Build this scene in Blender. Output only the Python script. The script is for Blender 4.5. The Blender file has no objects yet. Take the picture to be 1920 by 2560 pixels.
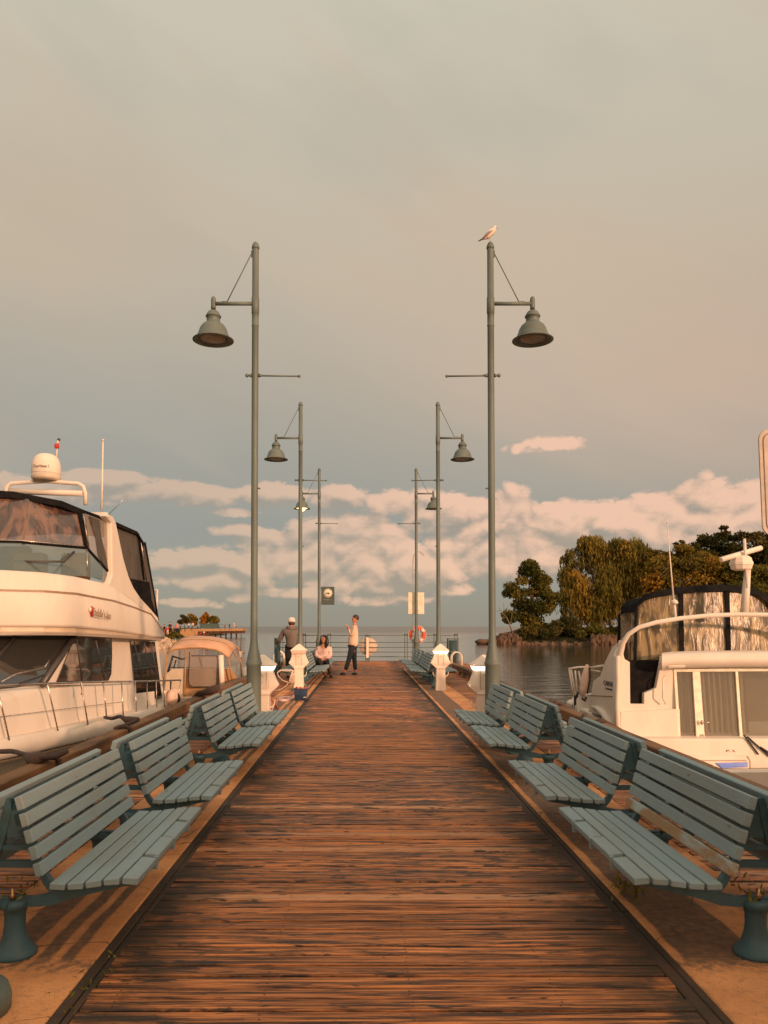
import bpy, bmesh, math, random
from mathutils import Vector, Matrix, Euler
R = math.radians
PI = math.pi
random.seed(7)
SC = bpy.context.scene

# ------------------------------------------------------------------ camera
CAMH, FPX, CX, PITCH, HOR = 1.5, 1930.0, 910.0, R(1.7), 1566.4
CY = HOR - FPX * math.tan(PITCH)
cd = bpy.data.cameras.new('camera')
cam = bpy.data.objects.new('camera', cd)
SC.collection.objects.link(cam)
cam.location = (0, 0, CAMH)
cam.rotation_euler = (R(90) + PITCH, 0, 0)
cd.sensor_fit = 'HORIZONTAL'
cd.sensor_width = 36
cd.lens = FPX / 1920 * 36
cd.shift_x = (960 - CX) / 1920
cd.shift_y = (CY - 1280) / 1920
cd.clip_start, cd.clip_end = 0.05, 60000
SC.camera = cam
SC.view_settings.view_transform = 'Standard'
SC.view_settings.look = 'None'
SC.view_settings.exposure = 0.0
SC.view_settings.gamma = 1.0

def ray(px, py):
    a, b = (px - CX) / FPX, (CY - py) / FPX
    c, s = math.cos(PITCH), math.sin(PITCH)
    return Vector((a, c - b * s, s + b * c))
def at(px, py, Y):
    """world point seen at pixel (px, py) of the 1920 x 2560 frame at the distance Y along the pier"""
    d = ray(px, py)
    return Vector((0, 0, CAMH)) + d * (Y / d.y)
def atx(px, py, X):
    d = ray(px, py)
    return Vector((0, 0, CAMH)) + d * (X / d.x)
def atz(px, py, Z=0.0):
    d = ray(px, py)
    return Vector((0, 0, CAMH)) + d * ((Z - CAMH) / d.z)

# ------------------------------------------------------------------ sun
SUN_AZ, SUN_EL = R(35), R(10)     # azimuth measured from straight behind the camera towards the right
tosun = Vector((math.sin(SUN_AZ) * math.cos(SUN_EL), -math.cos(SUN_AZ) * math.cos(SUN_EL), math.sin(SUN_EL)))
sl = bpy.data.lights.new('sun', 'SUN')
sl.energy = 3.3
sl.angle = R(2.2)
sl.color = (1.0, 0.565, 0.345)
so = bpy.data.objects.new('sun', sl)
so.rotation_euler = (-tosun).to_track_quat('-Z', 'Y').to_euler()
SC.collection.objects.link(so)

# ------------------------------------------------------------------ node expression helper
class E:
    nt = None
    def __init__(s, v): s.v = v
    @staticmethod
    def m(op, *a, clamp=False):
        n = E.nt.nodes.new('ShaderNodeMath'); n.operation = op; n.use_clamp = clamp
        for i, x in enumerate(a):
            x = x.v if isinstance(x, E) else x
            if isinstance(x, (int, float)): n.inputs[i].default_value = x
            else: E.nt.links.new(x, n.inputs[i])
        return E(n.outputs[0])
    def __add__(s, o): return E.m('ADD', s, o)
    __radd__ = __add__
    def __sub__(s, o): return E.m('SUBTRACT', s, o)
    def __rsub__(s, o): return E.m('SUBTRACT', o, s)
    def __mul__(s, o): return E.m('MULTIPLY', s, o)
    __rmul__ = __mul__
    def __truediv__(s, o): return E.m('DIVIDE', s, o)
def sat(a): return E.m('ADD', a, 0.0, clamp=True)
def emax(a, b): return E.m('MAXIMUM', a, b)
def emin(a, b): return E.m('MINIMUM', a, b)
def sstep(a, lo, hi):
    n = E.nt.nodes.new('ShaderNodeMapRange'); n.interpolation_type = 'SMOOTHSTEP'
    E.nt.links.new(a.v, n.inputs[0]); n.inputs[1].default_value = lo; n.inputs[2].default_value = hi
    return E(n.outputs[0])
def comb(x, y, z):
    n = E.nt.nodes.new('ShaderNodeCombineXYZ')
    for i, a in enumerate((x, y, z)):
        a = a.v if isinstance(a, E) else a
        if isinstance(a, (int, float)): n.inputs[i].default_value = a
        else: E.nt.links.new(a, n.inputs[i])
    return n.outputs[0]
def noise(vec, scale, detail=4, rough=0.55, dist=0.0):
    n = E.nt.nodes.new('ShaderNodeTexNoise')
    if vec is not None: E.nt.links.new(vec, n.inputs['Vector'])
    n.inputs['Scale'].default_value = scale; n.inputs['Detail'].default_value = detail
    n.inputs['Roughness'].default_value = rough; n.inputs['Distortion'].default_value = dist
    return E(n.outputs[0])
def lin(r, g, b):
    f = lambda c: (c / 255 / 12.92) if c / 255 <= 0.04045 else ((c / 255 + 0.055) / 1.055) ** 2.4
    return (f(r), f(g), f(b), 1)
def mixc(fac, a, b, mode='MIX'):
    n = E.nt.nodes.new('ShaderNodeMix'); n.data_type = 'RGBA'; n.blend_type = mode
    if isinstance(fac, E): E.nt.links.new(fac.v, n.inputs[0])
    else: n.inputs[0].default_value = fac
    for i, c in ((6, a), (7, b)):
        if isinstance(c, tuple): n.inputs[i].default_value = c if len(c) == 4 else (*c, 1)
        else: E.nt.links.new(c, n.inputs[i])
    return n.outputs[2]

# ------------------------------------------------------------------ world: evening sky with a veil and lit cumulus
W = bpy.data.worlds.new('World'); SC.world = W; W.use_nodes = True
W.cycles.sampling_method = 'MANUAL'; W.cycles.sample_map_resolution = 256
E.nt = nt = W.node_tree
nt.nodes.clear()
tc = nt.nodes.new('ShaderNodeTexCoord')
sp = nt.nodes.new('ShaderNodeSeparateXYZ'); nt.links.new(tc.outputs['Generated'], sp.inputs[0])
dx, dy, dz = E(sp.outputs[0]), E(sp.outputs[1]), E(sp.outputs[2])
az = E.m('ARCTAN2', dx, dy)
hyp = E.m('SQRT', dx * dx + dy * dy + 1e-6)
te = dz / hyp                                   # tangent of the elevation
el = E.m('ARCTANGENT', te)
pv = comb(az, el, 0.0)
def y2e(py): return math.atan((HOR - py) / FPX)
def x2a(px): return math.atan((px - CX) / FPX)
ramp = nt.nodes.new('ShaderNodeValToRGB')
nt.links.new(sat(el / 0.9).v, ramp.inputs[0])
cr = ramp.color_ramp
stops = [(1566, (150, 145, 132)), (1480, (152, 150, 139)), (1330, (153, 153, 145)), (1150, (164, 160, 148)), (950, (178, 169, 153)), (700, (198, 184, 162)),
         (450, (201, 191, 170)), (0, (208, 200, 180)), (-700, (214, 206, 188))]
while len(cr.elements) < len(stops): cr.elements.new(0.5)
for e_, (py, c) in zip(cr.elements, stops):
    e_.position = max(0.0, y2e(py) / 0.9); e_.color = lin(*c)
base = ramp.outputs[0]
# broad soft streaks of warm veil
rot = comb(az * 1.0 + el * 0.9, el * 2.6 + az * 1.1, 3.1)
v1 = noise(rot, 2.0, 4, 0.5)
base = mixc(sstep(v1, 0.47, 0.68) * sstep(el, 0.08, 0.3) * 0.6, base, lin(206, 178, 152))
v2 = noise(comb(az * 1.3 + 5.0, el * 3.0 + az * 0.9, 1.0), 2.3, 4, 0.5)
base = mixc(sstep(v2, 0.48, 0.7) * sstep(el, 0.12, 0.35) * 0.3, base, lin(180, 175, 162))
# pink glow low on the right
gx = (az - x2a(1750)) / 0.26; gy = (el - y2e(1010)) / 0.13
base = mixc(E.m('EXPONENT', (gx * gx + gy * gy) * -1.0) * 0.42, base, lin(218, 184, 160))
gx = (az - x2a(1250)) / 0.25; gy = (el - y2e(780)) / 0.14
base = mixc(E.m('EXPONENT', (gx * gx + gy * gy) * -1.0) * 0.45, base, lin(212, 190, 164))
gx = (az - x2a(120)) / 0.2; gy = (el - y2e(560)) / 0.1
base = mixc(E.m('EXPONENT', (gx * gx + gy * gy) * -1.0) * 0.4, base, lin(206, 180, 150))
# cumulus: blobs (px, py, half width, half height, strength)
blobs = [(860, 1385, 210, 80, 1.05), (950, 1440, 230, 50, .85), (1280, 1360, 160, 80, 1.1), (1010, 1420, 190, 55, .95), (720, 1400, 160, 50, .75), (880, 1330, 120, 50, .9), (1110, 1290, 110, 45, .95),
         (1255, 1345, 130, 95, 1.15), (1330, 1390, 110, 60, 1.0), (1240, 1285, 90, 40, .9), (1420, 1320, 170, 55, 1.0), (1640, 1330, 220, 70, 1.1),
         (1800, 1320, 200, 75, 1.15), (1000, 1255, 110, 32, .8), (850, 1245, 90, 30, .8), (690, 1238, 100, 26, .85), (500, 1245, 110, 26, .8),
         (400, 1240, 170, 26, .75), (260, 1218, 130, 20, .7), (470, 1405, 110, 28, .8), (620, 1420, 120, 40, .8), (590, 1330, 60, 16, .65), (560, 1455, 150, 22, .7), (760, 1480, 160, 14, .6), (1050, 1440, 150, 30, .8), (590, 1285, 60, 12, .6),
         (1350, 1122, 72, 14, .42), (1322, 1118, 34, 9, .5), (960, 1470, 60, 18, .7), (1120, 1475, 60, 16, .65), (600, 1495, 40, 12, .6), (700, 1350, 110, 26, .7), (480, 1510, 70, 10, .4),
         (1380, 1268, 30, 9, .6), (1150, 1380, 120, 50, .8), (940, 1500, 140, 14, .45), (120, 1250, 200, 30, .7), (2100, 1340, 260, 80, 1.0), (-200, 1350, 300, 60, .8)]
def density(vy):
    d = None
    for (px, py, rx, ry, s) in blobs:
        x = (az - x2a(px)) / (rx / FPX); y = (vy - y2e(py)) / (ry / FPX)
        t = s - (x * x + y * y) * (s * 0.75)
        d = t if d is None else emax(d, t)
    return d
def puffs(da, de, oct_=4):
    t = None
    for sc, w, o in ((13.0, .52, 0.0), (30.0, .30, 3.3), (66.0, .17, 7.1), (140.0, .09, 1.7))[:oct_]:
        n = noise(comb(az * 1.0 + da + o, el * 1.45 + de, o), sc, 0, .5, .3)
        k = E.m('ABSOLUTE', n - .5) * (2.0 * w)
        t = k if t is None else t + k
    return t
nz = puffs(0.0, 0.0); nzl = puffs(0.0, 0.0, 2); nz2 = puffs(.005, .018, 2)
den0 = emax(density(el), -1.5)
den = emin(den0, .75) * 1.0 + (nz - .25) * 2.0 + .19
cm = sstep(den, 0.0, 0.46)
low = noise(comb(az * 1.0, el * 2.2, 6.0), 9.0, 3, .5)
lone = 1.0 - sstep(E.m('ABSOLUTE', az - x2a(1340)), .03, .06) * 1.0
lone = lone * (1.0 - sstep(E.m('ABSOLUTE', el - y2e(1120)), .02, .04))
shade = sat(lone * .25 + (nzl - nz2) * 1.7 + (nz - nzl - .05) * 1.6 + (low - .5) * 1.1 + (den0 - emax(density(el + .012), -1.5)) * .75 + .50)
warm = sstep(az, x2a(350), x2a(1250))
ccol = mixc(sstep(shade, 0.0, .95), lin(164, 152, 138), mixc(warm, lin(216, 184, 158), lin(246, 200, 170)))
sky_c = mixc(cm * sstep(el, 0.0, 0.02) * (warm * 0.15 + 0.80), base, ccol)
# brighter and warmer around the low sun, behind the viewer
sd = dx * tosun.x + dy * tosun.y + dz * tosun.z
glow = sstep(sd, 0.1, 1.0)
sky_c = mixc(glow * 0.7, sky_c, (2.1, 1.5, 1.0, 1))
up = sstep(el, 0.75, 1.4)
sky_c = mixc(up * 0.6, sky_c, (1.15, 1.08, 0.94, 1))
ns = nt.nodes.new('ShaderNodeTexSky'); ns.sky_type = 'NISHITA'; ns.sun_disc = False
ns.sun_elevation = SUN_EL; ns.sun_rotation = PI - SUN_AZ
b1 = nt.nodes.new('ShaderNodeBackground'); nt.links.new(sky_c, b1.inputs[0]); b1.inputs[1].default_value = 0.93
b2 = nt.nodes.new('ShaderNodeBackground'); nt.links.new(ns.outputs[0], b2.inputs[0]); b2.inputs[1].default_value = 0.008
ad = nt.nodes.new('ShaderNodeAddShader'); nt.links.new(b1.outputs[0], ad.inputs[0]); nt.links.new(b2.outputs[0], ad.inputs[1])
wo = nt.nodes.new('ShaderNodeOutputWorld'); nt.links.new(ad.outputs[0], wo.inputs[0])

# ------------------------------------------------------------------ materials
MATS = {}
def pmat(name, col, rough=0.6, metal=0.0, col2=None, scale=8.0, amt=0.6, bump=0.0, bscale=60.0, stretch=(1, 1, 1), spec=0.5, coat=0.0, emit=None, estr=0.0, alpha=1.0, trans=0.0, detail=5, lo=0.42, hi=0.62, island=0.0, chips=None):
    m = bpy.data.materials.new(name); m.use_nodes = True
    E.nt = nt = m.node_tree
    p = nt.nodes['Principled BSDF']
    p.inputs['Roughness'].default_value = rough; p.inputs['Metallic'].default_value = metal
    p.inputs['Specular IOR Level'].default_value = spec; p.inputs['Coat Weight'].default_value = coat
    c4 = (*col[:3], 1)
    tc = nt.nodes.new('ShaderNodeTexCoord'); oi = nt.nodes.new('ShaderNodeObjectInfo')
    mp = nt.nodes.new('ShaderNodeMapping'); nt.links.new(tc.outputs['Object'], mp.inputs[0]); mp.inputs['Scale'].default_value = stretch
    r = E(oi.outputs['Random']) * 37.0
    nt.links.new(comb(r, r * 1.7, r * 0.6), mp.inputs['Location'])
    vec = mp.outputs[0]
    if col2 is None: col2 = tuple(c * 0.72 for c in col[:3])
    f = sstep(noise(vec, scale, detail, 0.6), lo, hi) * amt
    c = mixc(f, c4, (*col2[:3], 1))
    f2 = noise(vec, scale * 9, 3, 0.6)
    c = mixc(sat((f2 - 0.5) * 1.2) * 0.5, c, tuple(x * 0.7 for x in col[:3]))
    if island:
        gn = nt.nodes.new('ShaderNodeNewGeometry')
        c = mixc(E(gn.outputs['Random Per Island']) * island, c, tuple(x * .72 for x in col[:3]))
    if chips:
        c = mixc(sstep(noise(vec, 16, 4, .7), .66, .72) * .8, c, chips)
        c = mixc(sstep(noise(vec, 3.1, 5, .7), .62, .72) * .5, c, tuple(x * .6 + .03 for x in col[:3]))
    nt.links.new(c, p.inputs['Base Color'])
    nt.links.new((noise(vec, scale * 2.2, 3) * 0.3 + (rough - 0.15)).v, p.inputs['Roughness'])
    if bump:
        b = nt.nodes.new('ShaderNodeBump'); b.inputs['Strength'].default_value = bump; b.inputs['Distance'].default_value = 0.01
        nt.links.new(noise(vec, bscale, 5, 0.6).v, b.inputs['Height']); nt.links.new(b.outputs[0], p.inputs['Normal'])
    if emit: p.inputs['Emission Color'].default_value = (*emit, 1); p.inputs['Emission Strength'].default_value = estr
    p.inputs['Alpha'].default_value = alpha; p.inputs['Transmission Weight'].default_value = trans
    MATS[name] = m
    return m
M = MATS
pmat('blue_paint', (.238, .308, .320), .6, col2=(.22, .245, .23), scale=4, amt=.7, bump=.3, bscale=90, stretch=(1, .25, 1), spec=.3, island=.35, chips=(.16, .10, .06))
pmat('blue_iron', (.045, .105, .125), .5, col2=(.045, .075, .075), scale=9, amt=.6, bump=.3, bscale=70)
pmat('teal_pole', (.13, .158, .135), .55, col2=(.10, .115, .095), scale=3, amt=.7, bump=.15, bscale=40, stretch=(1, 1, .3))
pmat('teal_dark', (.10, .14, .13), .6)
pmat('rusty_paint', (.36, .42, .40), .6, col2=(.30, .16, .06), scale=4, amt=.95, bump=.3, stretch=(1, .4, 1), lo=.4, hi=.52)
pmat('nail', (.035, .022, .015), .6)
pmat('brass', (.55, .30, .14), .35, 1.0)
pmat('concrete', (.62, .33, .175), .85, col2=(.40, .21, .11), scale=1.6, amt=.75, bump=.5, bscale=45, detail=9)
pmat('timber', (.21, .098, .036), .8, col2=(.065, .034, .016), scale=3.5, amt=.95, island=.5, bump=.7, bscale=30, stretch=(1, .22, 1))
pmat('timber_dark', (.15, .07, .03), .8, col2=(.035, .024, .015), scale=2.4, amt=.9, bump=.7, bscale=30)
pmat('edge_timber', (.075, .038, .018), .8, col2=(.022, .015, .009), scale=2.2, amt=.95, bump=.9, bscale=22, lo=.38, hi=.56, island=.6)
pmat('white_gel', (.74, .64, .54), .45, col2=(.64, .53, .43), scale=1.6, amt=.5, spec=.2, stretch=(1, 1, .3), lo=.40, hi=.66)
pmat('cream_gel', (.62, .50, .37), .4, col2=(.5, .38, .27), scale=2, amt=.6)
pmat('white_plastic', (.86, .69, .56), .45, col2=(.76, .62, .5), scale=5, amt=.4)
pmat('white_metal', (.78, .66, .56), .35, col2=(.6, .45, .34), scale=9, amt=.5)
pmat('steel', (.55, .47, .42), .28, .85, col2=(.35, .25, .2))
pmat('black_canvas', (.010, .009, .009), .95, spec=.1, col2=(.02, .017, .015), scale=6, bump=.6, bscale=25)
pmat('mesh_canvas', (.10, .085, .07), .8, col2=(.05, .04, .03), scale=6, bump=.5, bscale=20, stretch=(3, 3, .5))
pmat('tan_canvas', (.66, .36, .22), .75, col2=(.56, .28, .16), scale=3, amt=.6, bump=.5, bscale=14)
pmat('tan_trim', (.42, .22, .08), .7)
pmat('tan_inside', (.46, .25, .11), .7, col2=(.33, .16, .07), scale=3)
pmat('rubber', (.03, .026, .024), .7)
pmat('rope_dark', (.075, .045, .035), .9, bump=.8, bscale=120)
pmat('rope_white', (.74, .58, .46), .8, bump=.7, bscale=150)
pmat('rope_red', (.45, .12, .08), .8)
pmat('moulding', (.33, .21, .13), .5)
pmat('door_frame', (.84, .72, .55), .4)
pmat('curtain', (.50, .42, .30), .9, col2=(.30, .25, .17), scale=6, amt=.9, stretch=(5, 5, .1))
pmat('blue_strip', (.06, .16, .62), .35)
pmat('red_orange', (.80, .10, .035), .5, col2=(.6, .07, .02))
pmat('sign_white', (.86, .74, .56), .4, spec=.4)
pmat('disc_peach', (.60, .44, .33), .6)
pmat('sign_teal', (.06, .085, .075), .6)
pmat('sign_beige', (.46, .36, .27), .5)
pmat('sign_brown', (.10, .04, .02), .5)
pmat('lens_off', (.35, .27, .19), .35)
pmat('blue_plastic', (.035, .07, .13), .4, col2=(.02, .04, .08))
pmat('grey_cloth', (.17, .13, .11), .9, bump=.5, bscale=60)
pmat('pink_cloth', (.78, .50, .42), .9, bump=.5, bscale=60, col2=(.68, .40, .33))
pmat('cream_cloth', (.74, .54, .40), .9, bump=.5, bscale=60, col2=(.66, .46, .33))
pmat('navy_cloth', (.022, .03, .036), .85, bump=.4, bscale=50)
pmat('black_cloth', (.012, .012, .012), .85)
pmat('white_cloth', (.78, .66, .58), .9)
pmat('red_cloth', (.55, .05, .035), .85)
pmat('coral_cloth', (.75, .22, .15), .85)
pmat('green_cloth', (.08, .12, .08), .85)
pmat('interior', (.22, .175, .12), .8)
pmat('skin', (.62, .27, .15), .5, col2=(.52, .2, .11))
pmat('hair_brown', (.06, .025, .015), .6)
pmat('hair_dark', (.018, .010, .008), .45)
pmat('shoe_brown', (.10, .04, .02), .5)
pmat('shoe_black', (.02, .018, .016), .5)
pmat('gull_white', (.85, .70, .60), .8)
pmat('gull_grey', (.34, .27, .24), .8)
pmat('gull_dark', (.05, .04, .035), .8)
pmat('beak', (.6, .35, .08), .5)
pmat('bark', (.10, .06, .035), .9, bump=.8, bscale=20)
pmat('bare_twig', (.20, .13, .09), .9)
pmat('rock', (.12, .066, .038), .9, col2=(.10, .06, .035), scale=.9, amt=.9, bump=1.0, bscale=3)
pmat('rock_pale', (.50, .36, .25), .9, col2=(.28, .19, .12), scale=.9, amt=.9, bump=1.0, bscale=3)
pmat('soil', (.035, .030, .013), .95, spec=.1, col2=(.02, .02, .008), scale=.5)
pmat('green_mesh', (.06, .10, .085), .7)
pmat('cable_grey', (.3, .27, .24), .6)
pmat('lamp_glass', (.9, .85, .8), .3, emit=(1.0, .88, .68), estr=1.7)
pmat('bulb_lit', (1, .9, .7), .3, emit=(1.0, .52, .20), estr=4.5)
pmat('pale_rubber', (.72, .48, .36), .5)
pmat('instrument', (.06, .05, .045), .4)
def glassmat(name, col, rough=.08, alpha=.45, spec=.8, wrinkle=0.0, wscale=4.0, stretch=(1, 1, 1), gcol=None):
    m = bpy.data.materials.new(name); m.use_nodes = True
    E.nt = nt = m.node_tree
    p = nt.nodes['Principled BSDF']
    p.inputs['Base Color'].default_value = (*col, 1); p.inputs['Roughness'].default_value = rough
    p.inputs['Specular IOR Level'].default_value = spec; p.inputs['Coat Weight'].default_value = .5; p.inputs['Coat Roughness'].default_value = rough
    p.inputs['Alpha'].default_value = alpha
    tc = nt.nodes.new('ShaderNodeTexCoord')
    mp = nt.nodes.new('ShaderNodeMapping'); nt.links.new(tc.outputs['Object'], mp.inputs[0]); mp.inputs['Scale'].default_value = stretch
    nn = noise(mp.outputs[0], wscale, 3, .5, 1.0)
    if gcol: nt.links.new(mixc(sstep(nn, .4, .6), (*col, 1), (*gcol, 1)), p.inputs['Base Color'])
    if wrinkle:
        b = nt.nodes.new('ShaderNodeBump'); b.inputs['Strength'].default_value = wrinkle; b.inputs['Distance'].default_value = .05
        nt.links.new(nn.v, b.inputs['Height']); nt.links.new(b.outputs[0], p.inputs['Normal']); nt.links.new(b.outputs[0], p.inputs['Coat Normal'])
    MATS[name] = m
glassmat('dark_glass', (.025, .024, .022), .04, 1.0, 1.0)
glassmat('tint_glass', (.10, .13, .115), .05, .80, .8)
glassmat('clear_vinyl', (.20, .105, .07), .14, .86, .8, wrinkle=.55, wscale=2.2, stretch=(2.4, 2.4, .7), gcol=(.07, .045, .04))
glassmat('gold_vinyl', (.36, .25, .12), .30, .86, .4, wrinkle=.6, wscale=2.6, stretch=(2.6, 2.6, .7), gcol=(.10, .07, .035))
M['gold_vinyl'].node_tree.nodes['Principled BSDF'].inputs['Coat Weight'].default_value = .15
glassmat('thin_vinyl', (.42, .33, .26), .15, .45, .6, wrinkle=.4)
glassmat('door_glass', (.20, .16, .11), .08, .35, .7)

# ------------------------------------------------------------------ object helpers
def link(o): SC.collection.objects.link(o); return o
def tag(o, label=None, cat=None, group=None, kind=None):
    for k, v in (('label', label), ('category', cat), ('group', group), ('kind', kind)):
        if v: o[k] = v
    return o
def thing(name, label, cat, loc=(0, 0, 0), rz=0.0, group=None):
    o = bpy.data.objects.new(name, None); link(o); o.empty_display_size = .1
    o.location = loc; o.rotation_euler = (0, 0, rz)
    return tag(o, label, cat, group)
class MB:
    """collects boxes, bars, lathes and prisms; build() links them as one mesh object"""
    def __init__(s): s.bm = bmesh.new(); s.mi = 0; s.mats = []
    def use(s, mname):
        if mname not in s.mats: s.mats.append(mname)
        s.mi = s.mats.index(mname); return s
    def _fin(s, n0):
        s.bm.faces.ensure_lookup_table()
        for f in s.bm.faces[n0:]: f.material_index = s.mi
    def box(s, c, size, rot=None, bev=0.0):
        n0 = len(s.bm.faces)
        t = bmesh.new(); bmesh.ops.create_cube(t, size=1)
        bmesh.ops.scale(t, vec=size, verts=t.verts)
        if bev: bmesh.ops.bevel(t, geom=t.edges[:], offset=bev, segments=1, affect='EDGES')
        mtx = Matrix.Translation(c) @ (rot.to_matrix().to_4x4() if rot is not None else Matrix())
        bmesh.ops.transform(t, matrix=mtx, verts=t.verts)
        vm = [s.bm.verts.new(v.co) for v in t.verts]
        t.verts.index_update()
        for f in t.faces: s.bm.faces.new([vm[v.index] for v in f.verts])
        t.free(); s._fin(n0); return s
    def tube(s, pts, r, n=8, cap=True, smooth=True, flat=1.0):
        pts = [Vector(p) for p in pts]; n0 = len(s.bm.faces)
        rs = r if isinstance(r, (list, tuple)) else [r] * len(pts)
        rings = []; up = None
        for i, p in enumerate(pts):
            d = (pts[min(i + 1, len(pts) - 1)] - pts[max(i - 1, 0)])
            d = d.normalized() if d.length > 1e-9 else Vector((0, 0, 1))
            if up is None: up = Vector((0, 0, 1)) if abs(d.z) < .9 else Vector((1, 0, 0))
            a = d.cross(up)
            a = a.normalized() if a.length > 1e-6 else d.orthogonal().normalized()
            b = a.cross(d).normalized(); up = b
            rings.append([s.bm.verts.new(p + (a * math.cos(2 * PI * k / n) + b * flat * math.sin(2 * PI * k / n)) * rs[i]) for k in range(n)])
        for i in range(len(rings) - 1):
            for k in range(n):
                f = s.bm.faces.new([rings[i][k], rings[i][(k + 1) % n], rings[i + 1][(k + 1) % n], rings[i + 1][k]]); f.smooth = smooth
        if cap: s.bm.faces.new(rings[0][::-1]); s.bm.faces.new(rings[-1])
        s._fin(n0); return s
    def lathe(s, prof, c=(0, 0, 0), n=24, smooth=True, axis=None, squash=1.0):
        n0 = len(s.bm.faces); c = Vector(c); rings = []
        q = axis.to_track_quat('Z', 'Y') if axis is not None else None
        for (r, z) in prof:
            ring = []
            for k in range(n):
                v = Vector((r * math.cos(2 * PI * k / n), r * squash * math.sin(2 * PI * k / n), z))
                if q: v = q @ v
                ring.append(s.bm.verts.new(c + v))
            rings.append(ring)
        for i in range(len(rings) - 1):
            for k in range(n):
                f = s.bm.faces.new([rings[i][k], rings[i][(k + 1) % n], rings[i + 1][(k + 1) % n], rings[i + 1][k]]); f.smooth = smooth
        if prof[0][0] > 1e-4: s.bm.faces.new(rings[0][::-1])
        if prof[-1][0] > 1e-4: s.bm.faces.new(rings[-1])
        s._fin(n0); return s
    def ball(s, c, r, n=10, sc=(1, 1, 1), rot=None):
        n0 = len(s.bm.faces)
        t = bmesh.new(); bmesh.ops.create_uvsphere(t, u_segments=n * 2, v_segments=n, radius=r)
        m = Matrix.Translation(c) @ (rot.to_matrix().to_4x4() if rot is not None else Matrix()) @ Matrix.Diagonal((*sc, 1))
        bmesh.ops.transform(t, matrix=m, verts=t.verts); t.verts.index_update()
        vm = [s.bm.verts.new(v.co) for v in t.verts]
        for f in t.faces: s.bm.faces.new([vm[v.index] for v in f.verts]).smooth = True
        t.free(); s._fin(n0); return s
    def slab(s, pts, thick):
        """a polygon given by points, thickened along the vector thick"""
        n0 = len(s.bm.faces); t = Vector(thick)
        a = [s.bm.verts.new(Vector(p)) for p in pts]; b = [s.bm.verts.new(Vector(p) + t) for p in pts]
        s.bm.faces.new(a); s.bm.faces.new(b[::-1]); n = len(a)
        for i in range(n): s.bm.faces.new([a[i], b[i], b[(i + 1) % n], a[(i + 1) % n]])
        s._fin(n0); return s
    def loft(s, rows, closed=False, smooth=False, capends=False):
        n0 = len(s.bm.faces)
        vr = [[s.bm.verts.new(Vector(p)) for p in r] for r in rows]; n = len(vr[0])
        for i in range(len(vr) - 1):
            for k in range(n if closed else n - 1):
                try: s.bm.faces.new([vr[i][k], vr[i][(k + 1) % n], vr[i + 1][(k + 1) % n], vr[i + 1][k]]).smooth = smooth
                except ValueError: pass
        if capends: s.bm.faces.new(vr[0][::-1]); s.bm.faces.new(vr[-1])
        s._fin(n0); return s
    def build(s, name, mat=None, parent=None, loc=None, bevel=0.0, nrm=True, auto=None):
        if nrm: bmesh.ops.recalc_face_normals(s.bm, faces=s.bm.faces[:])
        me = bpy.data.meshes.new(name); s.bm.to_mesh(me); s.bm.free()
        if s.mats:
            for k in s.mats: me.materials.append(M[k])
        if mat: me.materials.append(M[mat])
        o = bpy.data.objects.new(name, me); link(o)
        if parent is not None: o.parent = parent
        if loc is not None: o.location = loc
        if bevel:
            b = o.modifiers.new('bevel', 'BEVEL'); b.width = bevel; b.segments = 2; b.limit_method = 'ANGLE'; b.angle_limit = R(40)
        return o
def copy_tree(o, parent=None):
    c = o.copy(); link(c)
    if parent is not None: c.parent = parent
    for ch in list(o.children): copy_tree(ch, c)
    return c
def wl(parent, p):
    """world point into the local frame of an un-rotated thing"""
    return Vector(p) - parent.location
def text(name, s, size, mat, parent, mtx, extrude=.002, align='CENTER'):
    cu = bpy.data.curves.new(name, 'FONT'); cu.body = s; cu.size = size; cu.extrude = extrude; cu.align_x = align; cu.align_y = 'CENTER'
    t = bpy.data.objects.new(name, cu); link(t)
    dg = bpy.context.evaluated_depsgraph_get()
    me = bpy.data.meshes.new_from_object(t.evaluated_get(dg)); bpy.data.objects.remove(t); bpy.data.curves.remove(cu)
    me.transform(mtx); me.materials.clear(); me.materials.append(M[mat])
    o = bpy.data.objects.new(name, me); link(o); o.parent = parent
    return o
def skin(name, pts, edges, rad, mat, parent, sub=1, mats=None):
    me = bpy.data.meshes.new('t'); me.from_pydata([Vector(p) for p in pts], edges, [])
    o = bpy.data.objects.new('t', me); link(o)
    o.modifiers.new('s', 'SKIN'); ly = me.skin_vertices[0].data
    for i, r in enumerate(rad): ly[i].radius = (r, r) if not isinstance(r, tuple) else r
    ly[0].use_root = True
    m = o.modifiers.new('u', 'SUBSURF'); m.levels = sub; m.render_levels = sub
    dg = bpy.context.evaluated_depsgraph_get(); dg.update()
    nm = bpy.data.meshes.new_from_object(o.evaluated_get(dg)); bpy.data.objects.remove(o)
    nm.materials.clear(); nm.materials.append(M[mat])
    for f in nm.polygons: f.use_smooth = True
    r = bpy.data.objects.new(name, nm); link(r)
    if parent is not None: r.parent = parent
    return r
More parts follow.
